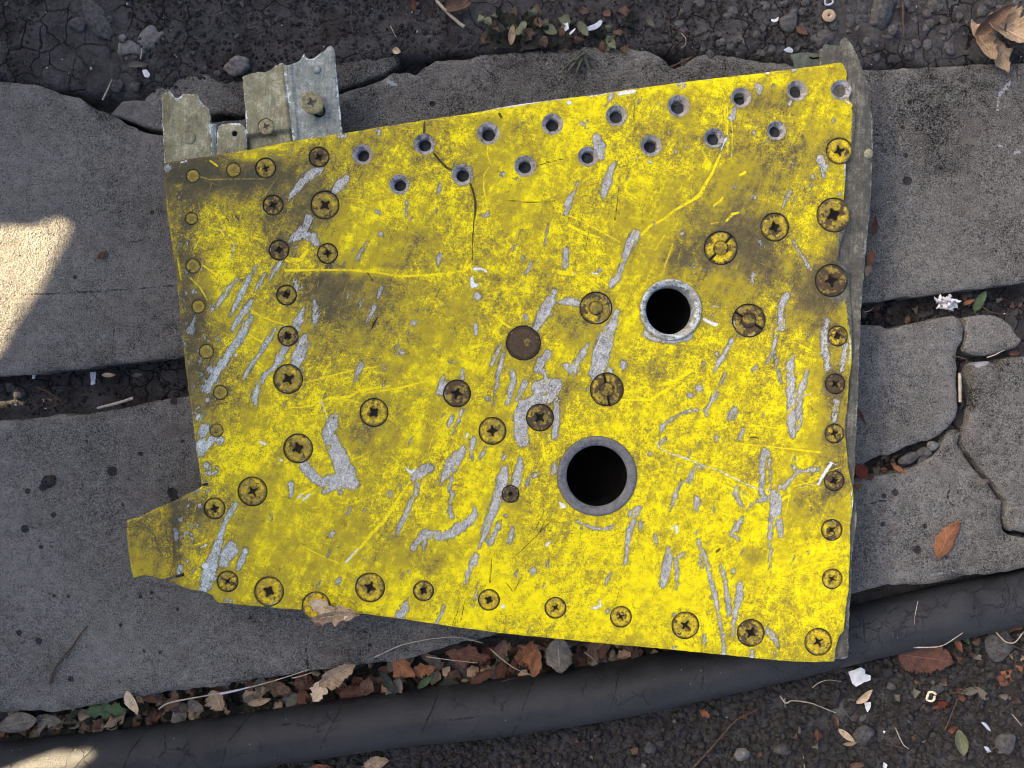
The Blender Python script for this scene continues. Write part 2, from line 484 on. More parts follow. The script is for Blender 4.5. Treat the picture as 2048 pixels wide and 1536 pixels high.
def mat_fastener():
    """painted steel heads; the object's own rust value (0..1) says how much paint has gone"""
    M = Mat("worn_screw_head")
    P = M.objvec()
    W_ = M.pos(PX)
    n = M.noise(P, 1.6, 4, 0.6); f = M.noise(P, 6.0, 4, 0.7); ff = M.noise(W_, 0.6, 3, 0.7)
    r = M.attr("rust", 'OBJECT')
    e = M.math('ADD', r, M.wadd((n, 1.7, -0.5), (f, 0.5, -0.5)))
    g1_ = M.noise(W_, 0.17, 3, 0.7); g2_ = M.noise(W_, 0.42, 2, 0.6)
    paint = M.mix(M.rng(M.wadd((g1_, 1.0, -0.5), (g2_, 0.9, -0.5), (f, 0.8, -0.5)), -0.25, 0.45), (0.72, 0.53, 0.008), (0.27, 0.205, 0.035))
    rust = M.mix(M.rng(f, 0.35, 0.65), (0.030, 0.018, 0.015), (0.090, 0.056, 0.043))
    gr = M.math('ADD', M.math('ADD', r, M.attr('grime', 'OBJECT')), M.wadd((M.noise(P, 2.1, 3), 1.3, -0.5)))
    c = M.mix(M.math('MULTIPLY', M.rng(gr, 0.10, 0.70), 0.65), paint, (0.11, 0.092, 0.05))
    c = M.mix(M.math('MULTIPLY', M.rng(e, 0.42, 0.70), 0.92), c, M.mix(M.rng(ff, 0.38, 0.66), rust, (0.050, 0.034, 0.028)))
    rad_ = M.t.nodes.new("ShaderNodeVectorMath"); rad_.operation = 'LENGTH'; M.t.links.new(M.mapping(M.pos(1.0, 'object'), scale=(1, 1, 0)), rad_.inputs[0]); rr_ = rad_.outputs['Value']
    rim_ = M.math('ADD', rr_, M.wadd((g1_, 0.10, -0.5), (f, 0.14, -0.5)))
    c = M.mix(M.math('MULTIPLY', M.rng(rim_, 0.80, 0.97), 0.75), c, (0.045, 0.038, 0.026))
    c = M.mix(M.math('MULTIPLY', M.math('MULTIPLY', M.rng(M.math('ABSOLUTE', M.math('SUBTRACT', rr_, 0.93)), 0.05, 0.02), M.rng(M.noise(P, 1.5, 2), 0.58, 0.66)), 0.7), c, (0.42, 0.40, 0.36))
    cd_ = M.math('ADD', rr_, M.wadd((f, 0.22, -0.5)))
    c = M.mix(M.math('MULTIPLY', M.rng(cd_, 0.58, 0.36), 0.35), c, (0.05, 0.04, 0.028))
    rec = M.attr("recess")
    c = M.mix(M.math('MULTIPLY', rec, 0.97), c, (0.006, 0.005, 0.004))
    M.set(Base_Color=c, Roughness=0.55, Normal=M.bump(M.wadd((f, 1, 0), (M.rng(e, .42, .58), -0.5, 0)), 0.0003, 0.9))
    M.b.inputs['Specular IOR Level'].default_value = 0.12
    return M.m

def mat_collar(name, lo, hi, warm=(0.30, 0.25, 0.20)):
    M = Mat(name)
    P = M.pos(PX)
    n = M.noise(P, 0.10, 4, 0.7); f = M.noise(P, 0.5, 3, 0.7); w = M.noise(P, 0.03, 2)
    c = M.mix(M.rng(M.math('ADD', n, f), 0.82, 1.18), lo, hi)
    c = M.mix(M.math('MULTIPLY', M.rng(w, 0.5, 0.62), 0.5), c, warm)
    M.set(Base_Color=c, Roughness=0.55, Metallic=0.0, Normal=M.bump(M.wadd((f, 1, 0), (n, 1, 0)), 0.0005, 0.8))
    return M.m

def mat_bracket(name, lo, mid, hi, edge=(0.62, 0.68, 0.66), blue=0.0):
    M = Mat(name)
    P = M.pos(PX)
    n1 = M.noise(P, 0.02, 4, 0.6); n = M.noise(P, 0.07, 5, 0.7); f = M.noise(P, 0.26, 3, 0.7)
    v = M.math('ADD', M.wadd((n, 0.75, -0.5), (f, 0.6, -0.5), (n1, 0.7, -0.5), (M.noise(M.streak(P, 85, 0.02, 0.2), 1.0, 3, 0.6), 0.5, -0.5)), 0.10)
    c = M.mix(M.rng(v, -0.5, 0.1), lo, mid)
    c = M.mix(M.rng(v, 0.05, 0.55), c, hi)
    e = M.math('ADD', M.attr("edge"), M.wadd((n, 17.0, -0.5), (f, 7.0, -0.5), (n1, 8.0, -0.5)))
    c = M.mix(M.math('MULTIPLY', M.rng(e, -0.6, 0.6), 0.8), c, edge)
    if blue:
        b = M.math('MULTIPLY', M.rng(M.noise(P, 0.05, 4, 0.7), 0.55, 0.66), blue)
        c = M.mix(b, c, (0.045, 0.10, 0.13))
    sp = M.math('MULTIPLY', M.rng(M.vor(P, 0.11), 0.15, 0.09), M.rng(M.noise(P, 0.08, 2), 0.56, 0.62))
    c = M.mix(M.math('MULTIPLY', sp, 0.7), c, (0.05, 0.045, 0.03))
    M.set(Base_Color=c, Roughness=0.5, Metallic=0.1, Normal=M.bump(M.wadd((f, 1, 0), (n, 1, 0)), 0.00025, 0.6))
    M.b.inputs['Specular IOR Level'].default_value = 0.3
    return M.m

def mat_simple(name, a, b, scale=0.1, rough=0.8, bump=0.0004, metallic=0.0, local=False, sub=0.0):
    M = Mat(name)
    P = M.objvec(scale=PX) if local else M.pos(PX)
    n = M.noise(P, scale, 5, 0.65); f = M.noise(P, scale * 6, 3, 0.7)
    c = M.mix(M.rng(M.wadd((n, 1.3, -0.5), (f, 0.9, -0.5)), -0.45, 0.45, smooth=False), a, b)
    M.set(Base_Color=c, Roughness=rough, Metallic=metallic, Normal=M.bump(M.wadd((n, 1, 0), (f, 0.5, 0)), bump, 0.8))
    M.b.inputs['Specular IOR Level'].default_value = 0.08
    return M.m

def mat_hose():
    M = Mat("cracked_rubber")
    P = M.pos(PX)
    n = M.noise(P, 0.012, 4, 0.6); m = M.noise(P, 0.07, 4, 0.7); f = M.noise(P, 0.5, 3, 0.7)
    Pd = M.vadd(P, M.mapping(M.noise(P, 0.05, 3, 0.6, col=True), scale=(30, 30, 30)))
    e = M.vor(Pd, 0.024, 'DISTANCE_TO_EDGE')
    crz = M.math('MULTIPLY', M.rng(e, 0.030, 0.008), M.rng(M.math('ADD', M.noise(P, 0.008, 3, 0.6), M.rng(M.sep(P)[0], 300.0, 800.0, 0.0, 0.14)), 0.55, 0.63))
    crk = M.rng(M.math('ADD', M.attr("crack"), M.wadd((m, 5.0, -0.5))), 1.0, -0.3)
    c = M.mix(M.rng(M.wadd((n, 1.6, -0.5), (m, 0.7, -0.5), (f, 0.5, -0.5)), -0.6, 0.6, smooth=False), (0.006, 0.0068, 0.0078), (0.026, 0.029, 0.033))
    dust = M.rng(M.math('ADD', M.attr("side"), M.wadd((n, 0.8, -0.5), (m, 0.5, -0.5))), 0.10, 0.7)
    c = M.mix(M.math('MULTIPLY', dust, 0.7), c, (0.027, 0.025, 0.0235))
    wv = M.streak(P, 80, 0.02, 0.9)
    weave = M.noise(wv, 1.0, 1)
    allc = M.math('MAXIMUM', crz, crk)
    c = M.mix(M.math('MULTIPLY', allc, 0.9), c, (0.006, 0.006, 0.007))
    g = M.math('MULTIPLY', M.rng(M.vor(P, 0.035), 0.06, 0.035), 0.8)
    c = M.mix(g, c, (0.3, 0.3, 0.3))
    h = M.wadd((allc, -1.6, 0), (m, 0.5, 0), (f, 0.25, 0), (weave, 0.9, 0))
    M.set(Base_Color=c, Roughness=M.rng(M.math('ADD', n, m), 0.8, 1.2, 0.42, 0.60, False), Normal=M.bump(h, 0.0006, 0.8))
    M.b.inputs['Specular IOR Level'].default_value = 0.4
    return M.m

def mat_leaf(name, a, b, spot=(0.05, 0.03, 0.02), vein=None):
    M = Mat(name)
    P = M.objvec(scale=PX)
    u = M.attr("lu"); v = M.attr("lv")
    n = M.noise(P, 0.06, 4, 0.6); f = M.noise(P, 0.35, 4, 0.7)
    c = M.mix(M.rng(M.wadd((n, 1.4, -0.5), (f, 0.8, -0.5)), -0.45, 0.45, smooth=False), a, b)
    sp = M.rng(M.math('ADD', n, M.math('MULTIPLY', f, 0.6)), 0.94, 1.04)
    c = M.mix(M.math('MULTIPLY', sp, 0.7), c, spot)
    av = M.math('ABSOLUTE', v)
    ph = M.math('FRACT', M.math('MULTIPLY', M.math('SUBTRACT', u, M.math('MULTIPLY', av, 0.22)), 9.0))
    sv = M.rng(M.math('ABSOLUTE', M.math('SUBTRACT', ph, 0.5)), 0.13, 0.03)
    mv = M.rng(av, 0.07, 0.02)
    vv = M.math('MAXIMUM', M.math('MULTIPLY', sv, 0.5), mv)
    c = M.mix(M.math('MULTIPLY', vv, 0.55), c, vein or tuple(min(1, x * 1.5 + 0.03) for x in b))
    M.set(Base_Color=c, Roughness=0.7, Normal=M.bump(M.wadd((vv, 1.2, 0), (f, 0.8, 0), (n, 1.0, 0)), 0.0006, 0.8))
    M.b.inputs['Specular IOR Level'].default_value = 0.12
    return M.m

CONCRETE = mat_concrete()
SOIL = mat_soil()
PAINT = mat_paint()
FASTENER = mat_fastener()
COLLAR = mat_collar("countersunk_aluminium", (0.075, 0.074, 0.074), (0.42, 0.41, 0.40))
BORE1 = mat_collar("corroded_bushing", (0.08, 0.085, 0.08), (0.66, 0.70, 0.67), (0.34, 0.31, 0.22))
BORE2 = mat_collar("dark_steel_bushing", (0.072, 0.072, 0.074), (0.17, 0.17, 0.172), (0.15, 0.14, 0.13))
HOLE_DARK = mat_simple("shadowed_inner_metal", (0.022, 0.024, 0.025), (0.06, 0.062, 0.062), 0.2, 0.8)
INNER = mat_simple("hole_shade_black", (0.001, 0.001, 0.001), (0.003, 0.003, 0.003), 0.1, 0.9)  # near-black colour stands in for the shade deep inside the openings
RIBMAT = mat_simple("grimy_primer", (0.05, 0.05, 0.035), (0.13, 0.13, 0.09), 0.06, 0.7)
BR_Y = mat_bracket("zinc_primer_olive", (0.06, 0.058, 0.038), (0.20, 0.19, 0.11), (0.38, 0.37, 0.25), blue=0.25)
BR_G = mat_bracket("zinc_primer_grey", (0.065, 0.072, 0.066), (0.19, 0.21, 0.185), (0.38, 0.41, 0.37), blue=0.5)
BR_D = mat_bracket("green_primer_dark", (0.030, 0.038, 0.030), (0.070, 0.082, 0.062), (0.12, 0.13, 0.095), edge=(0.10, 0.11, 0.09))
BR_R = mat_bracket("weathered_flange", (0.030, 0.028, 0.023), (0.090, 0.084, 0.064), (0.21, 0.195, 0.145), edge=(0.25, 0.25, 0.18))
RUBBER = mat_hose()
STONE = mat_simple("grey_stone", (0.03, 0.0295, 0.029), (0.115, 0.112, 0.108), 0.12, 0.95, 0.0006, local=True)
STONE_P = mat_simple("pale_stone", (0.07, 0.068, 0.064), (0.22, 0.21, 0.195), 0.12, 0.9, 0.0006, local=True)
CRUMB = mat_simple("soil_crumb", (0.010, 0.0096, 0.0092), (0.058, 0.054, 0.050), 0.10, 0.97, 0.0007)
GRIT = mat_simple("pale_grit", (0.22, 0.22, 0.22), (0.5, 0.5, 0.48), 0.3, 0.9)
STRAW = mat_simple("dry_straw", (0.24, 0.20, 0.14), (0.45, 0.41, 0.33), 0.12, 0.8, 0.0002)
TWIG = mat_simple("brown_twig", (0.045, 0.028, 0.02), (0.13, 0.085, 0.06), 0.2, 0.85, 0.0003)
PAPER = mat_simple("white_scrap", (0.50, 0.50, 0.49), (0.78, 0.78, 0.76), 0.05, 0.85, 0.0003)
FOIL = mat_simple("pale_blue_scrap", (0.30, 0.33, 0.38), (0.52, 0.56, 0.62), 0.12, 0.6, 0.0003)
WALLM = mat_simple("shade_wall_surface", (0.20, 0.19, 0.17), (0.32, 0.30, 0.27), 0.004, 0.9, 0.002)  # surface of the unseen wall added to block the sun
LEAF = {
 'orange': mat_leaf("leaf_orange", (0.135, 0.055, 0.027), (0.29, 0.130, 0.062)),
 'rust': mat_leaf("leaf_rust", (0.060, 0.028, 0.020), (0.150, 0.070, 0.045)),
 'red': mat_leaf("leaf_red", (0.075, 0.018, 0.012), (0.16, 0.04, 0.022)),
 'brown': mat_leaf("leaf_brown", (0.060, 0.038, 0.028), (0.17, 0.105, 0.070)),
 'tan': mat_leaf("leaf_tan", (0.17, 0.115, 0.070), (0.42, 0.31, 0.20)),
 'beige': mat_leaf("leaf_beige", (0.42, 0.31, 0.19), (0.74, 0.58, 0.39)),
 'ash': mat_leaf("leaf_ash", (0.085, 0.075, 0.060), (0.20, 0.18, 0.145)),
 'fluff': mat_leaf("fluff_white", (0.16, 0.15, 0.14), (0.50, 0.49, 0.48)),
 'green': mat_leaf("leaf_green", (0.030, 0.060, 0.028), (0.085, 0.13, 0.062), vein=(0.16, 0.2, 0.12)),
 'olive': mat_leaf("leaf_olive", (0.085, 0.095, 0.05), (0.19, 0.20, 0.12)),
 'dark': mat_leaf("leaf_dark", (0.022, 0.026, 0.020), (0.055, 0.060, 0.042)),
}
# ------------------------------------------------------------------ pavement
A_TOP_L = [(-260, 150), (0, 160), (42, 165), (85, 171), (120, 185), (160, 195), (168, 204), (197, 221), (227, 234), (252, 249), (288, 264), (325, 272), (380, 258), (424, 244), (492, 240), (580, 219), (682, 189), (705, 181), (732, 175), (758, 163), (786, 148), (812, 146), (830, 150), (850, 133), (872, 121), (895, 122), (922, 121), (980, 108), (1050, 104), (1100, 100), (1150, 96), (1225, 97), (1300, 103), (1322, 112), (1334, 126), (1348, 136), (1368, 132), (1380, 122), (1394, 114), (1420, 108), (1450, 112), (1490, 120), (1560, 126), (1620, 140), (1738, 140), (1850, 137), (1985, 129), (2060, 125), (2320, 112)]
A_BOT = [(2320, 536), (2048, 567), (1950, 577), (1850, 590), (1735, 605), (1400, 642), (700, 690), (372, 712), (290, 722), (170, 738), (0, 752), (-260, 780)]
SLAB_A = A_TOP_L + A_BOT
FRAG_1 = [(224, 228), (236, 214), (246, 200), (290, 202), (300, 190), (318, 168), (334, 153), (362, 151), (400, 146), (416, 148), (432, 161), (470, 165), (492, 160), (560, 150), (640, 128), (682, 119), (732, 115), (790, 112), (801, 118), (800, 132), (785, 141), (757, 154), (722, 168), (682, 180), (580, 209), (492, 231), (424, 233), (380, 247), (325, 261), (290, 254), (254, 240)]
B_1 = [(-260, 866), (0, 842), (60, 839), (120, 829), (150, 831), (240, 817), (300, 805), (370, 795), (800, 746), (1300, 700), (1700, 655), (1726, 648), (1755, 650), (1777, 658), (1800, 656), (1817, 648), (1850, 642), (1877, 636), (1905, 632), (1917, 638), (1926, 655), (1924, 680), (1914, 698), (1910, 716), (1912, 740), (1910, 771), (1914, 815), (1909, 836), (1893, 856), (1877, 870), (1850, 882), (1815, 890), (1790, 905), (1750, 915), (1712, 935), (1660, 950), (1590, 985), (1540, 1100), (1500, 1248), (1380, 1262), (1290, 1268), (1100, 1266), (1000, 1268), (900, 1290), (830, 1315), (700, 1332), (622, 1342), (560, 1352), (490, 1361), (440, 1372), (340, 1382), (240, 1397), (180, 1412), (95, 1424), (80, 1420), (0, 1424), (-260, 1440)]
B_2 = [(1934, 634), (1960, 630), (1990, 630), (2008, 640), (2020, 652), (2036, 668), (2044, 681), (2030, 694), (2012, 702), (1980, 711), (1962, 714), (1948, 712), (1934, 706), (1925, 699), (1931, 681), (1934, 655)]
B_3 = [(1942, 742), (1949, 731), (1960, 724), (1978, 721), (1990, 731), (2000, 728), (2006, 720), (2048, 714), (2320, 692), (2320, 1075), (2060, 1062), (2040, 1066), (2018, 1062), (2012, 1050), (2011, 1000), (1998, 978), (1982, 958), (1968, 944), (1948, 918), (1932, 905), (1924, 888), (1931, 860), (1938, 831), (1944, 800), (1943, 765)]
B_4 = [(1888, 876), (1903, 862), (1917, 868), (1914, 888), (1926, 910), (1940, 928), (1958, 952), (1974, 970), (1992, 992), (2002, 1008), (2003, 1035), (2006, 1058), (2018, 1069), (2048, 1074), (2320, 1088), (2320, 1102), (2048, 1133), (2016, 1142), (1950, 1149), (1930, 1150), (1897, 1162), (1841, 1169), (1777, 1170), (1700, 1190), (1600, 1215), (1512, 1238), (1552, 1100), (1602, 1000), (1668, 966), (1712, 960), (1750, 950), (1777, 946), (1800, 945), (1820, 936), (1840, 925), (1860, 912), (1878, 900)]
PITS = [(95, 965, 12), (86, 975, 8), (225, 943, 10), (282, 908, 5), (55, 983, 6), (50, 1058, 8), (107, 1030, 6), (82, 1094, 5), (348, 803, 7), (366, 883, 4), (108, 1192, 4), (137, 1193, 4), (38, 1266, 6), (78, 1282, 7), (142, 1358, 6), (288, 1302, 4), (320, 1305, 4), (281, 1193, 4), (304, 1185, 4), (355, 1218, 4), (241, 1250, 4), (865, 208, 6), (1812, 311, 5), (1815, 362, 9), (1835, 1100, 8), (1766, 1048, 5), (1768, 992, 5), (1790, 985, 7), (1850, 1052, 5), (150, 555, 4), (305, 425, 4), (345, 985, 10), (352, 998, 7), (740, 1290, 4), (500, 1235, 4), (560, 1232, 3), (246, 1010, 4), (195, 1130, 3), (870, 1320, 4), (1805, 255, 4), (1720, 1230, 3), (1882, 336, 4), (1843, 222, 4), (1890, 290, 3), (1820, 205, 5)]
CHALK = [[(2020, 165, 3), (2012, 175, 4), (2000, 187, 3), (1996, 205, 2), (1994, 225, 1.5)], [(2030, 305, 4), (2040, 302, 3)], [(1995, 290, 3), (2005, 294, 2)], [(775, 163, 5), (790, 170, 4)], [(1955, 728, 7), (1975, 724, 4)], [(320, 880, 0.5)], [(1860, 1150, 2), (1920, 1140, 0.5)], [(270, 75, 8), (300, 85, 10), (320, 70, 7)]]
CRACKS = [[(1925, 138, 0.3), (1930, 165, 0.5), (1932, 190, 0.6), (1922, 215, 0.5), (1920, 255, 0.3)], [(0, 590, 0.2), (90, 588, 0.6), (160, 585, 0.8), (240, 580, 0.6), (360, 570, 0.5)], [(230, 640, 0.2), (225, 700, 0.6), (226, 720, 1)], [(1998, 1000, 0.2), (1960, 985, 0.3)], [(1900, 970, 0.1), (1895, 1000, 0.8), (1912, 1015, 0.8), (1960, 975, 0.2)], [(620, 1250, 0.2), (612, 1300, 0.8), (618, 1345, 1.2)], [(700, 1265, 0.4), (715, 1255, 0.5), (735, 1265, 0.8), (745, 1275, 0.3)], [(1450, 145, 0.2), (1455, 110, 0.4)], [(1728, 1010, 0.3), (1760, 1002, 0.5), (1800, 1000, 0.2)], [(2006, 1050, 0.4), (2010, 1090, 0.5), (2003, 1110, 0.2)], [(300, 475, 0.2), (275, 482, 0.6), (236, 488, 0.4)]]

def slab(poly, seed, parent, step=4.0, z0=0.0, tone=0.0, rough=3.0, name="concrete_slab", tilt=(0, 0)):
    xs = [p[0] for p in poly]; ys = [p[1] for p in poly]
    X1 = np.arange(min(xs) - 16, max(xs) + 16 + step, step); Y1 = np.arange(min(ys) - 16, max(ys) + 16 + step, step)
    X, Y = np.meshgrid(X1, Y1)
    F = sd_poly(X, Y, poly)
    F = F + fbm(X, Y, 60, 4, seed) * rough + fbm(X, Y, 16, 3, seed + 5) * 3.2
    F[0] = F[-1] = 10; F[:, 0] = F[:, -1] = 10
    inn = np.clip(-F, 0, None)
    z = z0 - 0.0022 * np.exp(-inn / 2.6) - (0.0006 + 0.0012 * np.clip(fbm(X, Y, 40, 2, seed + 8), 0, 1)) * np.exp(-inn / 14.0)
    z = z + fbm(X, Y, 230, 3, seed + 1) * 0.0009 + fbm(X, Y, 28, 3, seed + 2) * 0.00035
    z = z - 0.0016 * np.clip(fbm(X, Y, 75, 3, seed + 3) - 0.30, 0, 1) * np.exp(-inn / 60)
    z = z + (X - X1.mean()) * tilt[0] * S + (Y - Y1.mean()) * tilt[1] * S
    pit = np.full(F.shape, 14.0); chalk = pit.copy(); crack = pit.copy()
    for (x, y, r) in PITS: stroke(pit, X1, Y1, [(x, y, r)])
    rs = random.Random(seed)
    for _ in range(int(60 * (max(xs) - min(xs)) * (max(ys) - min(ys)) / 9e5)):
        stroke(pit, X1, Y1, [(rs.uniform(min(xs), max(xs)), rs.uniform(min(ys), max(ys)), rs.uniform(0.6, 2.6))])
    for c in CHALK: stroke(chalk, X1, Y1, c)
    for c in CRACKS: stroke(crack, X1, Y1, c)
    z = z - 0.0014 * np.clip(-pit / 6, 0, 1)
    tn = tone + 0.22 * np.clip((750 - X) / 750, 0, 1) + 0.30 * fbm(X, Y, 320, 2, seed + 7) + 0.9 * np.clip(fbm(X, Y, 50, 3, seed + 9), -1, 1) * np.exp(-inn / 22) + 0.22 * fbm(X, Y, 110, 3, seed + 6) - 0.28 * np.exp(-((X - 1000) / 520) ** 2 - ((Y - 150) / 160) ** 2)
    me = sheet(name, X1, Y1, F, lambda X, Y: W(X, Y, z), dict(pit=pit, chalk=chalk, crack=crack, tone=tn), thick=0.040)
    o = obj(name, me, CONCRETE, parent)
    return o

pavement = empty("pavement", (0, 0, 0))
tag(pavement, kind="structure")
slab(SLAB_A, 20, pavement, tone=0.0, rough=3.2)
slab(FRAG_1, 31, pavement, tone=-0.03, z0=-0.002, step=3, rough=2.5)
slab(B_1, 42, pavement, tone=0.13, z0=0.000, rough=2.2)
slab(B_2, 53, pavement, tone=0.06, z0=-0.001, step=3, rough=4.5)
slab(B_3, 64, pavement, tone=0.12, z0=0.001, step=4, rough=4.5)
slab(B_4, 75, pavement, tone=0.05, z0=-0.001, step=4, rough=4.5)

# ------------------------------------------------------------------ soil: one sheet, finely divided where it is seen
def line_y(x, pts):
    return np.interp(x, [p[0] for p in pts], [p[1] for p in pts])
TOPLINE = [(-9999, 165), (0, 165), (300, 200), (560, 150), (800, 112), (1100, 98), (1330, 105), (1740, 138), (2048, 125), (9999, 110)]
MIDLINE = [(-9999, 800), (0, 795), (370, 755), (1735, 625), (2048, 600), (9999, 560)]
BOTLINE = [(-9999, 1430), (0, 1428), (620, 1345), (1290, 1268), (1700, 1190), (2048, 1133), (9999, 1000)]
def soil_z(X, Y):
    top = line_y(X, TOPLINE); mid = line_y(X, MIDLINE); bot = line_y(X, BOTLINE)
    s = lambda v: 1 / (1 + np.exp(-np.clip(v, -40, 40)))
    a = s((top + 15 - Y) / 9.0)                       # raised soil beyond the upper slab
    c = s((Y - bot - 110) / 14.0)                    # loose soil below the hose
    z = -0.022 + a * 0.0213 + 0.0150 * np.exp(-((X - 1930) / 130) ** 2 - ((Y - 860) / 160) ** 2) * (1 - a) + c * 0.006
    z = z + fbm(X, Y, 160, 3, 3) * 0.0028 + fbm(X, Y, 38, 4, 4) * 0.0016
    z = z + 0.0045 * np.clip(-fbm(X, Y, 120, 2, 9), 0, 1) * a * -1
    return np.minimum(z, 0.02)
g = np.arange(-60, 2048 + 61, 5.0)
ext = 60 * (1.28 ** np.arange(1, 24) - 1)
gx = np.concatenate([(-60 - ext)[::-1], g, g[-1] + ext])
g = np.arange(-60, 1536 + 61, 5.0)
gy = np.concatenate([(-60 - ext)[::-1], g, g[-1] + ext])
Xs, Ys = np.meshgrid(gx, gy)
Zs = soil_z(Xs, Ys)
Xw, Yw, _ = W(Xs, Ys, Zs)
ny, nx = Xs.shape
ii = np.arange(ny * nx).reshape(ny, nx)
q = np.stack([ii[:-1, :-1], ii[1:, :-1], ii[1:, 1:], ii[:-1, 1:]], -1).reshape(-1, 4)
cr = np.clip((line_y(Xs, BOTLINE) - Ys) / 40, 0, 1)
me = mesh_np("soil", np.stack([Xw, Yw, Zs], -1).reshape(-1, 3), q.ravel(), np.full(len(q), 4), None, dict(cracked=cr.ravel()))
tag(obj("soil", me, SOIL), kind="structure")

# ------------------------------------------------------------------ crumbs and stones
def ico(sub=1):
    bm = bmesh.new(); bmesh.ops.create_icosphere(bm, subdivisions=sub, radius=1)
    V = np.array([v.co[:] for v in bm.verts]); Fc = np.array([[v.index for v in f.verts] for f in bm.faces]); bm.free()
    return V, Fc
ICO = {s: ico(s) for s in (1, 2, 3)}
def scatter(name, pts, rad, zf, mat, seed, sub=2, flat=0.75, sink=0.3, parent=None, rough=0.36):
    rs = np.random.RandomState(seed)
    base, Fc = ICO[sub]; n = len(pts); pts = np.asarray(pts, float)
    variants = []
    for k in range(10):
        w = rs.randn(3, 3)
        d = 1 + rough * (np.sin(base @ w[0] * 1.6 + k) * 0.6 + np.sin(base @ w[1] * 2.7) * 0.4) + rs.uniform(-0.10, 0.10, len(base))
        variants.append(base * d[:, None])
    vs = np.stack(variants)[rs.randint(0, 10, n)]
    ang = rs.rand(n, 3) * 6.283
    ca, sa = np.cos(ang), np.sin(ang)
    x, y, z = vs[..., 0], vs[..., 1], vs[..., 2]
    x, y = x * ca[:, :1] - y * sa[:, :1], x * sa[:, :1] + y * ca[:, :1]
    y, z = y * ca[:, 1:2] - z * sa[:, 1:2], y * sa[:, 1:2] + z * ca[:, 1:2]
    x = x * rs.uniform(0.75, 1.35, (n, 1)); z = z * flat
    x, y = x * ca[:, 2:] - y * sa[:, 2:], x * sa[:, 2:] + y * ca[:, 2:]
    r = (np.asarray(rad) * S)[:, None]
    zz = zf(pts[:, 0], pts[:, 1])
    wx, wy, _ = W(pts[:, 0], pts[:, 1], zz)
    V = np.stack([x * r + wx[:, None], y * r + wy[:, None], z * r + (zz + (flat - sink) * r[:, 0])[:, None]], -1).reshape(-1, 3)
    Fa = (Fc[None] + (np.arange(n) * len(base))[:, None, None]).reshape(-1)
    me = mesh_np(name, V, Fa, np.full(n * len(Fc), 3), np.zeros(n * len(Fc), bool))
    return obj(name, me, mat, parent)

def pts_where(n, box, cond, seed, rlo, rhi, power=2.5):
    rs = np.random.RandomState(seed)
    X = rs.uniform(box[0], box[2], n * 4); Y = rs.uniform(box[1], box[3], n * 4)
    m = cond(X, Y); X, Y = X[m][:n], Y[m][:n]
    r = rlo + (rhi - rlo) * rs.rand(len(X)) ** power
    return np.stack([X, Y], 1), r
below = lambda X, Y: Y > line_y(X, BOTLINE) + 95
above = lambda X, Y: Y < line_y(X, TOPLINE) + 6
between = lambda X, Y: (np.abs(Y - line_y(X, MIDLINE)) < 42)
p, r = pts_where(7400, (520, 1160, 2110, 1590), below, 5, 1.6, 9.5, 3.0)
tag(scatter("loose_soil_crumbs", p, r, soil_z, CRUMB, 6, 2), kind="stuff")
p, r = pts_where(5200, (-40, -40, 2090, 260), lambda X, Y: above(X, Y) & (fbm(X, Y, 170, 2, 77) > -0.12), 7, 1.0, 5.0, 4)
tag(scatter("upper_soil_crumbs", p, r, soil_z, CRUMB, 8, 1), kind="stuff")
p, r = pts_where(2200, (-40, 560, 2090, 860), between, 9, 1.0, 6.0, 3)
tag(scatter("gap_soil_crumbs", p, r, soil_z, CRUMB, 10, 1), kind="stuff")
p, r = pts_where(190, (-20, -20, 2080, 1560), lambda X, Y: above(X, Y) | below(X, Y) | between(X, Y), 11, 0.8, 2.6, 3)
tag(scatter("pale_grit", p, r, lambda X, Y: soil_z(X, Y) + 0.001, GRIT, 12, 1), kind="stuff")
# ------------------------------------------------------------------ the yellow panel
SKIN = [(325, 327), (380, 318), (495, 300), (587, 282), (685, 267), (750, 256), (812, 246), (850, 240), (900, 233), (955, 225), (1000, 215), (1050, 207), (1120, 198), (1190, 190), (1250, 180), (1312, 172), (1360, 165), (1445, 155), (1500, 149), (1555, 142), (1620, 134), (1681, 125), (1686, 128), (1690, 136), (1693, 142), (1694, 151), (1692, 157), (1700, 185), (1697, 200), (1704, 207), (1709, 220), (1710, 250), (1708, 270), (1704, 283), (1700, 300), (1692, 326), (1691, 350), (1689, 372), (1688, 395), (1690, 410), (1700, 430), (1692, 455), (1684, 475), (1678, 500), (1676, 520), (1690, 535), (1698, 560), (1699, 590), (1703, 640), (1704, 700), (1702, 735), (1697, 762), (1696, 800), (1692, 830), (1690, 850), (1691, 880), (1694, 905), (1696, 930), (1700, 955), (1705, 975), (1707, 1000), (1703, 1030), (1700, 1050), (1700, 1100), (1698, 1150), (1697, 1180), (1692, 1215), (1689, 1240), (1687, 1262), (1677, 1275), (1671, 1300), (1669, 1323), (1630, 1324), (1587, 1323), (1500, 1315), (1372, 1302), (1300, 1295), (1200, 1286), (1110, 1277), (1000, 1266), (892, 1251), (800, 1237), (725, 1227), (660, 1223), (620, 1221), (555, 1216), (480, 1209), (437, 1205), (430, 1200), (427, 1192), (418, 1187), (405, 1182), (382, 1179), (372, 1175), (360, 1171), (345, 1165), (337, 1162), (330, 1160), (315, 1155), (300, 1151), (288, 1150), (278, 1152), (267, 1157), (265, 1148), (262, 1135), (258, 1110), (256, 1090), (254, 1065), (254, 1042), (262, 1038), (278, 1035), (292, 1027), (318, 1014), (345, 1004), (358, 997), (370, 990), (390, 981), (400, 976), (403, 966), (402, 955), (396, 920), (390, 877), (382, 815), (377, 780), (372, 740), (366, 680), (360, 620), (355, 575), (350, 530), (341, 470), (334, 420), (329, 370)]
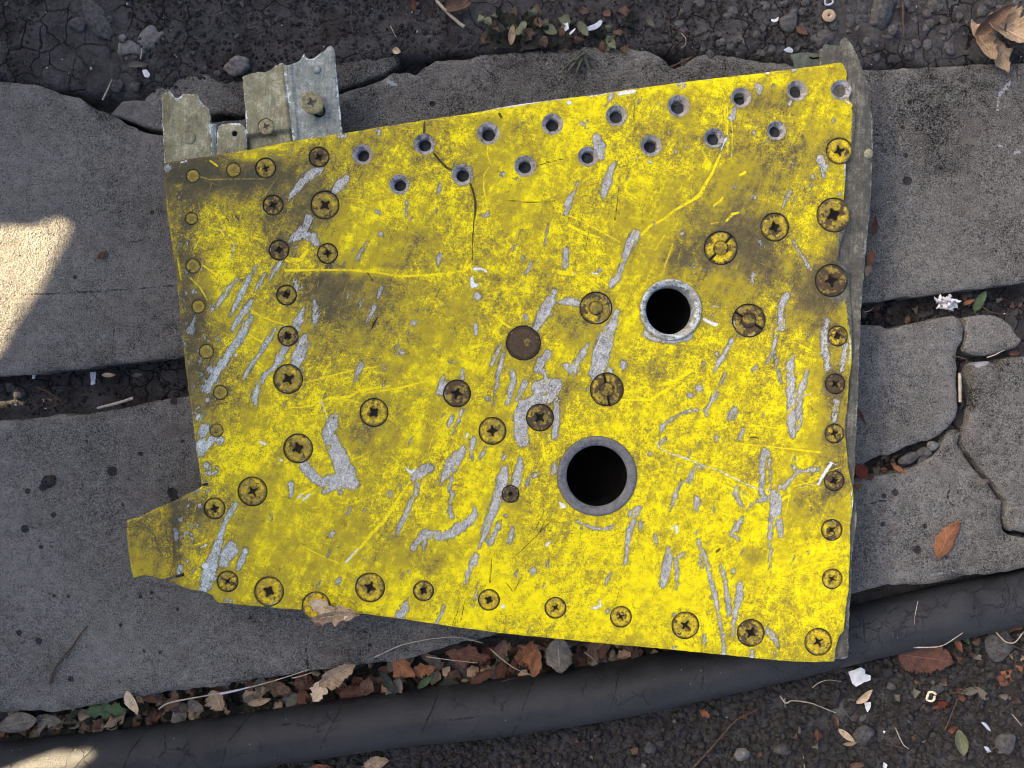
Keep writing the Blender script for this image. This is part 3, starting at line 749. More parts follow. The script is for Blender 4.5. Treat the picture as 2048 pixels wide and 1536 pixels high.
SCREWS = [  # x, y, head radius, turn of the cross, rust
 (531, 336, 19, 20, .42), (638, 314, 19, 30, .80), (546, 410, 19, 25, .55), (650, 410, 27, 40, .45), (558, 500, 19, 10, .86), (655, 507, 19, 5, .50),
 (573, 590, 19, 15, .50), (576, 672, 19, 35, .62), (576, 758, 28, 30, .38), (596, 897, 28, 20, .32), (505, 983, 28, 30, .30), (429, 1017, 20, 15, .48),
 (455, 1163, 20, 50, .45), (538, 1183, 28, 65, .22), (740, 1175, 28, 68, .34), (847, 1182, 19, 60, .48), (978, 1200, 20, 65, .18), (1111, 1216, 20, 58, .22),
 (1242, 1234, 20, 30, .08), (1371, 1251, 26, 55, .18), (1502, 1266, 26, 60, .38), (1637, 1284, 26, 30, .20), (1665, 1158, 19, 62, .25), (1664, 1060, 20, 40, .42),
 (1669, 962, 19, 20, .72), (1669, 867, 18, 15, .66), (1671, 768, 19, 40, .90), (1676, 672, 19, 20, .52), (1663, 561, 31, 10, .85), (1668, 430, 33, 25, .55),
 (1679, 302, 25, 15, .30), (1550, 454, 27, 20, .42), (748, 825, 27, 40, .35), (914, 787, 26, 75, .74), (985, 862, 26, 5, .30), (1080, 835, 26, 45, .76),
 (632, 1212, 27, 60, .20), (1021, 988, 16, 0, .97)]
SPANNER = [(1442, 496, 32, 48, .36, 'slot'), (1498, 641, 32, -32, .66, 'slot'), (1192, 616, 31, 60, .50, 'ring'), (1214, 779, 32, 100, .55, 'slot'), (1047, 686, 33, 15, .92, 'plain')]
RIVETS = [(386, 352, 13), (467, 340, 14), (383, 437, 12), (386, 532, 14), (397, 613, 13), (413, 703, 14), (441, 785, 14), (433, 861, 13)]
SUNK = [(725, 309, 20), (799, 369, 20), (849, 288, 21), (925, 349, 21), (977, 267, 22), (1050, 332, 21), (1105, 248, 21), (1176, 313, 20), (1233, 231, 21), (1302, 291, 21), (1357, 212, 22), (1428, 276, 20), (1482, 195, 20), (1553, 261, 19), (1594, 181, 20), (1682, 180, 20)]
BORES = [(1341, 620, 61), (1194, 952, 79)]

CHIPS = """575 402 1.5,595 375 7,617 352 11,640 338 7;668 383 7,680 370 11,691 357 8;757 263 5,758 268 4;678 274 4,690 271 4;334 336 8;752 423 3,760 426 3
1207 400 3,1208 385 8,1214 362 10,1222 340 6,1231 322 3;1193 275 9,1197 292 13,1203 312 9;1131 427 5,1136 405 8,1148 385 4,1156 362 1.5;1005 348 5;1165 248 4;881 372 5,877 388 3
965 432 4,974 430 4,975 425 2;1096 448 2,1089 492 1.5;1042 463 2.5,1035 475 1.5,1024 500 2.5;1271 468 9,1263 480 9,1256 500 8,1250 515 8,1243 535 6,1236 552 5,1230 560 8,1222 572 4
1132 500 6,1131 520 7,1130 535 5;815 405 3,812 432 2;880 512 6,877 520 6,875 528 4;823 493 3;1221 190 7,1218 200 4,1212 210 2;1231 290 3;1362 168 8;1517 173 7,1517 181 7;1547 171 3.5;1588 140 5
1467 222 7,1463 236 6;1580 208 4,1584 202 3;1452 277 4,1444 295 2;1640 315 8,1648 335 8,1647 352 4;1625 352 4;1667 242 4;1508 266 4;1515 243 2.5;1351 303 3;1582 335 2.5,1585 322 2;1580 385 4,1572 400 3,1564 415 2;1509 394 4;1678 388 4
617 438 10,613 452 10,597 465 6,578 480 4;587 480 4,608 470 8,625 474 10,634 487 6;590 495 4;561 525 5,550 542 5,541 558 3;473 558 4,455 580 6,440 602 5,424 620 3;513 532 3,500 552 5,487 580 6,473 605 7,460 632 3;530 548 3,520 565 4,510 580 2.5
502 602 4,491 620 7,477 640 7,464 660 4;503 634 4,492 655 8,477 682 9,455 712 8,432 748 9,413 780 9;549 660 4,540 675 5,525 700 4.5,505 727 4,487 757 3;608 616 3,600 635 8,590 652 7,597 660 4;629 602 4,632 625 7,629 645 6,627 655 3
610 672 6,604 692 12,598 712 14,590 732 9;608 741 3;569 698 8,560 715 9,548 735 5,530 750 5,517 770 6,508 795 7,512 808 3;590 560 4,594 575 7;391 635 3,385 650 6,380 662 9;371 688 5;734 485 3,722 505 4,714 520 3;726 590 3,720 612 3
763 575 5,757 595 3;748 615 5,742 630 4,733 645 2;722 730 7,715 745 5,708 760 3;799 682 3,790 705 2;802 705 5;697 590 4;768 770 3;770 737 3;762 468 5
1110 582 5,1102 600 11,1088 625 12,1078 645 9,1070 660 6;1100 630 4;1123 604 7,1140 602 8,1157 608 6;1235 623 6,1226 648 9,1214 672 16,1206 700 18,1200 725 18,1190 750 12;1219 742 9
1176 688 3,1168 705 7,1155 720 5,1145 738 13,1130 732 7;1097 706 7,1086 718 8,1075 738 9,1089 745 5,1090 755 2;1000 690 4,992 710 6,983 728 4;1007 708 3,1001 730 6,996 755 5,991 780 2,985 815 1.5;1024 742 4,1027 762 7,1020 785 6,1015 805 5
1050 765 7,1042 785 5,1035 800 4;1075 775 14,1095 770 14,1112 768 12,1105 790 12,1075 800 14,1050 815 16,1040 835 15,1042 860 15,1045 880 14;1113 800 6,1114 820 6,1112 850 8,1108 875 5;1052 634 6;952 650 5,952 668 4;977 675 3;826 645 7
888 755 5,884 770 8,880 785 7;925 740 4,923 755 6;904 835 5,898 852 4;924 818 3,917 845 2,906 870 1.5;976 797 6;1247 727 7,1245 735 6;1062 525 3,1057 540 5,1052 545 4;1047 515 4;954 592 8;1200 540 4;900 724 5;804 705 5;867 700 3;815 665 3
1572 592 9,1563 610 6,1562 640 7,1564 655 7;1552 658 4,1550 680 5,1546 705 4,1533 725 3;1550 710 3,1556 740 4,1563 768 2;1585 712 4,1580 730 9,1582 770 10,1582 805 9,1583 840 9,1585 870 6;1615 740 3,1609 760 7,1600 785 7,1598 810 6,1598 830 8,1598 850 6,1597 862 4
1520 482 4,1523 490 4;1390 535 4;1508 547 3,1503 565 3;1562 502 2;1583 478 2,1597 500 3,1612 525 5,1622 540 3;1365 467 4;1307 447 3;1464 682 7,1452 700 4,1440 722 5,1428 742 2;1450 748 1.5,1435 778 2.5,1422 800 2.5;1399 776 9;1380 790 6;1408 727 3.5;1434 707 3;1512 732 3,1505 740 3
1655 640 5,1648 665 7,1648 690 8,1653 715 8,1655 735 6;1692 690 5,1686 715 7,1684 740 4;1291 665 6,1300 676 5,1330 683 5,1350 682 6,1380 672 9;509 795 8,512 808 4;398 835 8;405 852 6,412 855 8,405 865 10;402 895 14,420 880 10,435 877 7,446 878 4,441 888 4;402 905 10,396 912 4
412 930 8;412 946 4,425 947 3,432 944 4;668 835 9,665 850 12,655 865 12,662 880 14,668 895 16,678 912 17,684 928 18,692 945 20,705 965 14,712 970 8;690 960 18,680 962 18,660 972 10,648 985 5;682 985 6;607 930 9,615 940 11,630 955 11,645 965 9,665 960 12
582 970 6,582 985 5,581 994 3;471 1008 5,462 1025 6,450 1050 6,440 1075 7,430 1105 10,422 1130 13,418 1150 15,412 1170 13,405 1180 8;462 1095 13,455 1110 14,448 1125 10;470 1100 8;491 1102 7,484 1120 7,476 1138 5;395 980 4;400 1011 4;351 1060 5,353 1078 5;360 1038 5;373 1065 4;361 1135 6,358 1145 5
703 1014 3.5,696 1028 2;543 1032 4,541 1038 2;665 1070 6,658 1075 3;674 1093 3;678 1160 6,675 1172 3;948 880 7,943 895 5,943 910 4,945 920 2;972 895 3,962 910 2,960 915 3;927 898 6,918 910 11,905 925 14,897 940 12,886 955 6,880 968 3;858 935 9,848 940 12,838 950 12,830 955 8
835 968 6,833 985 6,820 1005 5,812 1025 5,806 1040 6,797 1058 5,787 1075 2;904 955 3,899 975 3,905 990 5,900 1005 4,898 1018 4,903 1033 6;950 1020 5,949 1032 7,935 1045 9,920 1055 11,905 1065 10,885 1072 9,865 1070 9,850 1068 10,838 1078 7,828 1098 5;850 1085 4,847 1100 2
1010 908 5,1005 920 3;1041 915 3,1040 932 8,1035 950 10,1033 965 9;1010 938 7,1005 955 11,1000 975 11,993 1000 10,985 1025 9,975 1050 8,967 1075 6,960 1095 3;1000 1040 2,995 1055 6,988 1070 5,981 1085 7,979 1090 4;1025 1058 6,1022 1075 6,1019 1088 3
953 1112 6,945 1128 7,937 1148 6,930 1165 2;957 1165 1.5,951 1190 3,945 1212 2;887 1214 3,880 1232 3,873 1247 4;812 1207 6,808 1220 9,800 1232 10;778 988 7;800 972 4;1072 950 5,1060 955 3,1055 965 5,1050 975 2;1108 930 5,1107 945 5
1152 1041 3,1165 1048 3,1180 1054 4,1200 1058 4,1215 1057 4,1228 1052 2.5;1012 1032 3;1065 1141 8;1030 1150 3,1035 1140 2;1223 1145 2,1215 1158 4,1211 1170 1.5;1215 1222 4;1262 1028 6,1270 1025 8,1280 1015 4;1258 1022 4;1270 1040 4,1260 1055 7,1256 1080 6,1253 1105 4,1250 1125 3
1282 1045 4,1280 1055 4;1311 1073 5,1313 1088 3;1335 1095 4,1339 1110 8,1333 1135 10,1328 1155 9,1325 1168 7;1350 1122 5,1354 1140 4,1355 1155 3,1352 1180 2;1366 1107 4,1362 1113 3;1397 1080 4,1402 1100 4,1402 1125 4,1404 1135 2
1405 1100 4,1414 1125 4,1420 1150 4,1423 1165 5,1430 1190 5,1436 1220 4,1441 1250 4,1446 1280 4,1449 1308 4;1442 1135 4,1449 1155 4,1453 1180 4,1456 1200 5,1458 1230 3;1466 1143 5;1475 975 4,1472 990 7,1477 1000 5,1485 1012 2,1491 1020 2;1487 1033 3,1478 1048 6,1470 1060 7,1463 1068 5,1476 1078 3
1528 898 5,1530 905 8,1525 920 7,1524 945 6,1524 970 6,1524 990 5;1537 905 4,1539 930 2.5,1541 960 2,1542 978 2;1500 1011 3,1512 1004 3,1525 998 6,1540 992 4,1555 990 5;1545 982 4,1550 995 10,1552 1010 12,1550 1025 12;1541 1040 6,1541 1070 5,1541 1100 3.5,1540 1130 3,1540 1150 2;1558 1040 7,1560 1060 7,1562 1070 5
1558 975 3,1567 975 5,1580 960 4,1592 947 4,1605 942 5,1620 940 4,1640 937 3;1589 935 6;1588 918 3;1674 805 6,1670 825 6,1668 840 6;1470 818 6,1460 825 3,1457 838 3;1475 825 3,1466 838 3;1485 858 4,1482 870 5,1478 880 3;1434 873 4,1433 880 4;1400 883 3,1395 889 3
1433 785 3,1427 798 3,1420 808 3,1411 823 3,1413 832 3;1393 820 3,1380 822 3,1362 828 3,1345 837 3,1335 846 3,1325 853 6,1320 866 3,1317 876 1;1331 877 4,1322 885 4,1318 891 2;1405 933 4,1393 933 3,1385 943 4,1382 955 3,1378 965 3,1370 961 3,1360 968 3,1352 985 5,1349 1000 5,1344 1012 3,1338 1025 1.5
1392 995 4,1395 1005 7,1392 1018 4;1428 1015 3,1427 1022 2;1489 988 3;1300 908 5;1481 1170 6,1479 1190 8,1475 1210 6,1470 1225 7,1468 1245 4,1465 1270 4;1478 1228 3,1482 1237 2;1536 1263 6,1545 1272 8,1553 1283 5,1557 1297 3;1505 1303 5,1503 1312 6;1409 1270 3,1409 1285 4,1408 1294 3;1349 1230 4;1349 1295 3;1550 1305 2,1550 1315 2
388 584 5;362 597 4;372 587 3;378 598 3;371 647 4;437 680 5;400 722 4;421 740 8;402 748 3;410 762 4;395 765 2;388 773 2;404 772 2;415 800 4;428 797 4;398 815 4;372 815 3;407 828 4;450 1200 4,462 1203 4;1023 357 2,1040 360 1.5;443 787 5;1690 1278 4,1680 1300 7,1676 1316 6"""
WHITES = """1139 205 5;1238 188 3,1245 186 4,1270 182 3;1273 315 3;1297 323 2,1303 325 2;1535 145 4;1463 310 2.5;1452 277 2,1444 295 1,1440 308 1;362 325 1.5,373 322 2;532 300 2;472 711 3;950 538 4,965 538 2,973 543 2;943 556 3,945 572 5,955 570 3;1184 546 2,1196 548 2;1149 547 2;935 868 2,930 878 1.5
1606 792 1,1620 787 1;1408 638 3,1420 645 3,1432 649 4;410 1132 6;520 884 2,530 888 3;563 920 3;715 1098 2,692 1124 2;1127 1013 5,1120 1006 3;1200 1200 1.2,1201 1212 2,1190 1216 3,1183 1216 2;1006 1213 4;1093 1090 3,1100 1084 2;1343 1057 2,1355 1052 2,1353 1065 3
1313 885 1,1318 895 1.2,1340 907 1.2,1367 915 1.2,1407 931 1,1440 942 1,1462 953 1.2,1495 970 1.2,1520 979 1,1550 982 1;1662 928 3,1650 945 3,1642 957 3,1637 970 2;1448 1309 4;1503 1316 4;1349 1297 2;465 505 1,460 518 1,470 485 1;490 613 1.5,500 618 1;642 800 1,655 845 1,661 868 1.5
596 996 2,606 988 2;606 1000 2,620 988 2;1410 640 3;812 937 2,822 945 3,830 940 2;1244 1140 1;1425 612 1,1438 614 1;985 870 1;1690 200 1.5,1698 206 1.5;1690 330 1.5,1689 360 1;1699 640 1.5,1701 700 1.5,1699 725 1;340 335 1.5,330 330 1;545 308 0.5;440 460 1,448 458 1;412 1090 2,400 1095 1.2;1702 985 1,1706 1005 1.5,1702 1040 1,1700 1080 0.6
965 224 0.5,1000 216 1,1050 207 2.5,1100 201 1,1130 198 1;1180 192 2,1212 186 2;1362 160 2;1400 160 1,1420 158 1;1660 925 1.5,1672 930 1.2;540 655 0.6,578 651 0.8;1600 975 0.5,1640 965 0.5;1090 800 1;1560 1000 1.2,1558 975 1.2"""
FRESHES = """975 292 1,975 310 1,982 330 0.8;978 335 1,968 350 1.2,967 375 1.2,972 400 1.2,975 420 1,975 448 1;1110 420 1,1130 428 1.2,1160 440 1.2,1200 462 1,1240 484 1;1137 450 2.5,1170 467 3,1200 475 1;1455 215 1.2,1455 250 1.2,1456 310 1;1461 225 1,1465 270 1,1463 325 1;1450 210 1,1452 290 1;1420 225 1,1455 215 1;1436 255 1,1450 220 1
1440 310 2,1425 345 2.5,1410 370 3,1400 390 4,1385 400 3,1350 420 2,1325 440 2,1300 452 2.5,1283 470 2;1427 412 1.5,1440 402 2.5,1446 395 1.5;1452 443 2,1465 428 3,1478 425 1.5;1422 447 1,1436 445 1;1345 488 1,1338 510 1.5,1330 530 1,1328 545 1,1318 552 1;570 541 2.5,640 540 1.5,700 540 1.5,760 546 1.5,800 553 2,870 549 1.5,935 540 1;575 520 5,600 520 4,615 500 3
1138 525 1.2,1145 545 1,1160 555 1.2,1197 580 1;1170 550 1,1200 575 1;1185 548 1.2,1215 570 1.5,1228 583 1;1120 545 4,1145 548 4,1135 538 3;965 585 1,985 588 1,1000 582 1;990 630 2,1005 645 2.5,1020 655 2;557 795 1,560 805 1.2,570 813 1.2,590 815 1.2,620 812 1.2,640 803 1,655 796 1,700 800 1,720 806 1;641 798 1.5,650 820 1.5,657 845 1.5,661 868 1
630 815 1,632 845 1,625 865 1,617 858 1;562 855 1,568 878 1;612 765 1,660 752 1.5,700 742 1.5,755 733 1;625 805 1.5,660 797 2,700 793 2.5,720 780 2,780 772 2;740 785 2,800 776 2,860 760 1;828 938 1.5,822 960 1.5,805 985 1.5,790 1010 2,770 1040 2.5,745 1065 3,725 1090 3,712 1105 2,692 1126 1.5;826 955 1,800 990 1.5,780 1020 1.5,752 1063 1
592 1002 2,600 990 2.5,625 976 1.5;600 1004 1.5,628 985 1.5;600 1090 0.8,640 1110 1,680 1128 1;390 1090 1,402 1086 1.2,415 1082 1;705 920 1,735 905 1;1400 945 1.5,1430 962 2,1470 980 2,1530 1020 2;1565 981 1,1585 973 1.2,1620 965 1.2,1650 950 1.2,1670 938 1,1685 933 1;1560 1005 2,1570 995 2.5,1580 990 1.5,1575 1010 1.5,1570 1030 1
1540 1180 1,1565 1150 1.4,1595 1137 1.6,1630 1127 1.5,1673 1122 1.2;1412 1195 1,1430 1210 1.2,1480 1250 1.5;1412 1190 1,1408 1220 1;380 555 1,400 575 1.2,415 600 1;405 530 1.2,430 548 1.4,455 565 1;503 620 1,520 632 1,545 642 1,578 651 1;490 665 1.2,525 685 1.5;495 725 0.5,510 730 1,530 745 1.2,545 760 1;550 778 1,560 800 1;405 470 1,392 490 1.5,388 500 1;418 455 1.5,440 460 1.5,448 470 1
420 321 1.5,435 332 1.5;557 300 1,570 299 1;556 310 1,570 310 1;395 352 0.6,420 359 0.6,470 358 0.6,530 358 0.6;1500 850 1,1560 857 1.5,1600 852 1;1480 888 1,1540 893 1,1600 900 1.5,1640 905 2;1320 770 3,1350 762 4,1385 740 3;1190 800 1,1300 800 2,1340 775 3;700 1010 1,760 985 1;355 515 1,362 560 1
1003 850 0.6,1010 870 0.8;1085 880 1.5,1088 905 2,1090 920 2;1155 905 1,1120 911 1;935 660 0.6,940 690 0.6;1040 480 1,1010 500 1;830 455 1,850 440 0.8;890 470 0.8,880 490 0.8;1250 460 0.8,1240 470 0.8;1310 500 1,1330 470 1;1540 220 0.5;1490 345 3,1480 350 2;1405 300 1,1420 330 1.5;1655 730 1;1600 690 2,1620 700 2"""
DARKS = """849 243 1.2,849 262 2.2,847 270 1.2;868 307 1.5,880 322 2.2,893 335 2.2,908 342 1.5;941 368 2,947 385 1.8,951 405 2.5,951 420 2,948 445 1,946 470 1.2,946 495 0.8,945 520 0.5;999 228 2.5,1003 235 2;866 1049 0.6;755 635 0.8,748 648 2,741 662 0.6;1024 1118 0.7,1060 1085 0.7,1105 1040 0.7;470 431 0.7,478 440 1;452 436 1.2,458 442 0.6;1434 1103 2.5,1440 1098 1.5;1433 1104 2
984 1110 0.4,980 1165 1.2;1045 1150 0.3,1030 1180 1;1012 1165 0.6,1025 1182 0.5;1085 1030 0.5,1070 1060 0.8;1095 1035 0.4,1080 1062 0.8;1240 1178 0.3,1230 1210 0.5;918 1215 0.5,905 1250 0.8;932 1195 0.5,922 1240 0.7;415 815 0.3,440 808 0.8,470 800 0.4;1500 875 0.8,1512 874 1,1518 878 0.8;655 480 0.7;1112 700 0.4;1370 250 0.5;700 1290 0.5
1180 455 0.5,1170 500 0.8;1165 430 0.4,1158 455 0.8;1240 360 0.3,1230 440 0.9;1010 355 0.3,1095 325 0.7,1130 318 0.4;1003 400 0.3,1060 405 0.8,1110 402 0.5;1270 205 0.5,1268 235 1;1500 1200 0.6;860 505 0.6;925 1010 1;735 545 0.6,745 560 0.8;1690 215 0.5"""
def parse(t):
    out = []
    for line in t.replace("\n", ";").split(";"):
        if line.strip():
            out.append([tuple(float(v) for v in p.split()) for p in line.split(",")])
    return out
# broad soiling: x, y, radius x, radius y, amount (negative = clean)
DIRT = [(400, 350, 110, 45, .62), (470, 355, 120, 30, .35), (370, 470, 35, 90, .45), (385, 640, 45, 90, .50), (400, 760, 40, 90, .38), (600, 330, 90, 40, .22), (620, 390, 110, 60, .26), (655, 600, 70, 90, .42), (640, 560, 90, 35, .25), (720, 640, 80, 90, .20), (790, 590, 60, 60, .15), (560, 480, 60, 60, .20), (610, 450, 60, 40, .28),
 (1455, 460, 90, 70, .45), (1370, 520, 70, 40, .38), (1520, 500, 60, 60, .35), (1560, 320, 130, 90, .33), (1540, 200, 50, 30, .35), (1640, 600, 50, 90, .45), (1680, 520, 25, 60, .40), (1670, 800, 40, 90, .30), (1670, 940, 30, 60, .38), (1620, 1010, 50, 40, .28), (1560, 560, 60, 60, .22), (1450, 600, 80, 60, .20), (1310, 740, 30, 25, .32), (1505, 1115, 20, 15, .35),
 (850, 1120, 45, 28, .35), (735, 870, 50, 60, .25), (700, 880, 60, 60, .12), (1100, 620, 60, 60, .12), (1160, 660, 40, 40, .25), (1125, 790, 40, 40, .30), (1160, 760, 30, 40, .22), (800, 660, 80, 60, .12), (900, 330, 80, 40, .14), (830, 460, 60, 40, .22), (1010, 250, 50, 25, .16), (860, 250, 120, 14, .22), (740, 270, 80, 30, .16), (1310, 260, 60, 30, .18), (760, 300, 60, 60, .12), (1390, 345, 60, 60, .10), (1250, 480, 60, 60, .08),
 (430, 900, 25, 70, -.15), (470, 900, 60, 70, -.12), (440, 540, 60, 50, -.32), (480, 480, 50, 30, -.15), (530, 640, 30, 30, -.05), (1250, 1190, 330, 100, -.22), (1150, 250, 150, 50, -.14), (1450, 165, 220, 22, -.25), (1200, 870, 110, 40, -.18), (1330, 850, 90, 80, -.15), (1640, 1170, 50, 110, -.15), (1480, 1030, 120, 60, -.14), (970, 1180, 120, 60, -.15), (1300, 780, 60, 30, -.12), (1100, 170, 20, 10, 0), (1430, 330, 40, 12, -.35), (700, 420, 50, 30, -.10), (745, 470, 80, 60, -.05), (1560, 430, 90, 30, -.12), (480, 1100, 80, 50, -.05), (840, 400, 60, 50, -.06), (1020, 1230, 60, 25, -.15), (720, 1040, 90, 60, .10), (900, 560, 160, 60, .07), (640, 1100, 70, 60, .05),
 (700, 541, 120, 5, -.35), (850, 550, 80, 6, -.35), (600, 533, 40, 9, -.3), (370, 371, 30, 8, -.4), (420, 357, 35, 9, -.55), (460, 335, 35, 11, -.6), (500, 313, 30, 10, -.5), (545, 296, 30, 6, -.35), (300, 1075, 45, 60, .22), (350, 1060, 14, 90, .45), (380, 1020, 50, 22, .30)]

X1 = np.arange(240, 1725, 2.5); Y1 = np.arange(112, 1338, 2.5)
X, Y = np.meshgrid(X1, Y1)
F = sd_poly(X, Y, SKIN)
edge = F.copy()
F = F + fbm(X, Y, 9, 2, 91) * 0.7
for c, pad in (([(388, 973, 2.2), (414, 968.5, 3)], 6), ([(322, 1162, 2.2), (366, 1149.5, 3.4)], 6)):
    G = np.full(F.shape, 20.0); stroke(G, X1, Y1, c); F = np.maximum(F, -G)
def cut(F, X, Y, items, add):
    for it in items:
        x, y, r = it[:3]
        F = np.maximum(F, (r + add) - np.hypot(X - x, Y - y))
    return F
F = cut(F, X, Y, SCREWS, 2.1); F = cut(F, X, Y, SPANNER, 2.1); F = cut(F, X, Y, RIVETS, 1.1)
F = cut(F, X, Y, SUNK, 0.4); F = cut(F, X, Y, BORES, 1.0)
chip = np.full(F.shape, 14.0); white = chip.copy(); fresh = chip.copy(); dark = chip.copy()
for s_ in parse(CHIPS): stroke(chip, X1, Y1, s_)
for s_ in parse(WHITES): stroke(white, X1, Y1, s_)
for s_ in parse(FRESHES): stroke(fresh, X1, Y1, s_)
for s_ in parse(DARKS): stroke(dark, X1, Y1, s_)
rs = random.Random(4)
for _ in range(70):                                     # pitting along the worn left edge
    y = rs.uniform(345, 1150); x = np.interp(y, [327, 530, 740, 960, 1000, 1160], [327, 350, 372, 402, 350, 362]) + abs(rs.gauss(14, 20)) + 4
    stroke(chip, X1, Y1, [(x, y, rs.uniform(0.8, 3.6))])
for _ in range(130):                                    # small chips and rubbed streaks elsewhere
    x, y = rs.uniform(420, 1680), rs.uniform(200, 1290); r_ = rs.uniform(0.2, 2.2); L = rs.choice([0, 0, 3, 8, 16]); a = math.radians(rs.gauss(113, 9))
    stroke(chip, X1, Y1, [(x, y, r_), (x + L * math.cos(a), y + L * math.sin(a), r_ * 0.4)])
for _ in range(110):
    x, y = rs.uniform(380, 1680), rs.uniform(200, 1290); L = rs.uniform(8, 50); a = math.radians(rs.choice([rs.gauss(113, 10), rs.gauss(25, 16)]))
    stroke(fresh, X1, Y1, [(x, y, 0.1), (x + L * math.cos(a), y + L * math.sin(a), 0.7)])
for _ in range(170):
    x, y = rs.uniform(380, 1680), rs.uniform(200, 1290); L = rs.uniform(6, 30); a = math.radians(rs.gauss(112, 12))
    stroke(dark, X1, Y1, [(x, y, -0.3), (x + L * math.cos(a), y + L * math.sin(a), 0.25)])
dirt = np.full(F.shape, 0.29) + 0.16 * fbm(X, Y, 130, 3, 400)
for (x, y, rx, ry, a) in DIRT: dirt += (1.25 if a > 0 else 1.0) * a * np.exp(-((X - x) / rx) ** 2 - ((Y - y) / ry) ** 2)
for it in SCREWS + SPANNER:
    d = np.hypot(X - it[0], Y - it[1]) - it[2]; dirt += (0.10 + 0.35 * it[4]) * np.exp(-np.clip(d, 0, None) / 7.0)
for it in RIVETS + SUNK + BORES:
    d = np.hypot(X - it[0], Y - it[1]) - it[2]; dirt += 0.22 * np.exp(-np.clip(d, 0, None) / 5.0)
dirt += 0.22 * (X < 560) * np.clip((560 - X) / 200, 0, 1)
speck = np.zeros(F.shape)
for (x, y, rx, ry, a) in [(1560, 230, 110, 70, .9), (1540, 310, 110, 60, .7), (1600, 400, 80, 70, .6), (440, 400, 60, 40, .2), (720, 870, 40, 40, .6), (880, 920, 50, 50, .6), (1630, 600, 60, 80, .4)]:
    speck += a * np.exp(-((X - x) / rx) ** 2 - ((Y - y) / ry) ** 2)
bare = np.full(F.shape, 20.0)
for p in ([(1712, 215, 8), (1712, 300, 10), (1706, 380, 14), (1700, 440, 22), (1700, 520, 24), (1704, 600, 14), (1708, 700, 4)], [(1684, 1302, 3), (1680, 1318, 5)], [(1676, 585, 20), (1690, 560, 22)]):
    stroke(bare, X1, Y1, p, pad=20)
# gentle unevenness, a step along the crack, the bent tab and the turned-down edges
def panel_z(X, Y, e):
    z = ZP + fbm(X, Y, 420, 2, 120) * 0.0007 + fbm(X, Y, 90, 2, 121) * 0.00012
    z = z - 0.0006 * np.exp(-np.clip(-e, 0, None) / 3.0)
    fold = (X - (338 + (Y - 1005) * 0.125))             # negative on the tab
    tabm = (Y > 960) & (X < 420)
    z = z + np.where(tabm, -0.0042 * (1 - np.exp(-np.clip(-fold, 0, None) / 9.0)) - 0.03 * S * np.clip(-fold, 0, None), 0)
    z = z + np.where(tabm, 0.0008 * np.exp(-((fold - 4) / 5.0) ** 2), 0)
    z = z - 0.0022 * np.clip((X - 1650) / 50, 0, 1) ** 2 * np.exp(-((Y - 500) / 140) ** 2)
    z = z - 0.0012 * np.clip((Y - 1180) / 140, 0, 1) ** 2 * (X > 1400)
    cx = np.interp(Y, [240, 288, 349, 400, 450, 520], [850, 850, 925, 950, 948, 945])
    z = z - 0.0007 * np.exp(-np.clip(np.abs(X - cx), 0, None) / 26) * (X < cx) * np.clip((560 - Y) / 120, 0, 1)
    return z
zp = panel_z(X, Y, edge)
for it in SCREWS + SPANNER:                             # the skin dimples down to each head
    d = np.hypot(X - it[0], Y - it[1]) - it[2]
    zp = zp - 0.00035 * np.exp(-np.clip(d, 0, None) / 4.0)
metal_panel = empty("metal_panel", (0, 0, 0))
tag(metal_panel, "battered yellow metal panel with rows of screws and two round holes, lying on broken concrete", "metal panel")
skin_me = sheet("skin", X1, Y1, F, lambda X, Y: W(X, Y, zp), dict(chip=chip, white=white, fresh=fresh, dark=dark, dirt=dirt, speck=speck, bare=bare), thick=0.0016)
skin = obj("skin", skin_me, PAINT, metal_panel)
tag(skin, "scratched and chipped yellow painted sheet")

# the plate behind the skin, seen through gaps, and the ribs that carry it
Xc = np.arange(240, 1725, 6.0); Yc = np.arange(112, 1338, 6.0)
XC, YC = np.meshgrid(Xc, Yc)
D = sd_poly(XC, YC, SKIN) + 5
for x, y, r, in [b[:3] for b in BORES + SUNK]: D = np.maximum(D, (r + 4) - np.hypot(XC - x, YC - y))
D = np.maximum(D, -(XC - 352) * 1.0)
zc = panel_z(XC, YC, np.full(D.shape, -50.0)) - 0.0020
obj("backing_plate", sheet("backing_plate", Xc, Yc, D, lambda X, Y: W(X, Y, zc), {}, thick=0.0022), HOLE_DARK, metal_panel)

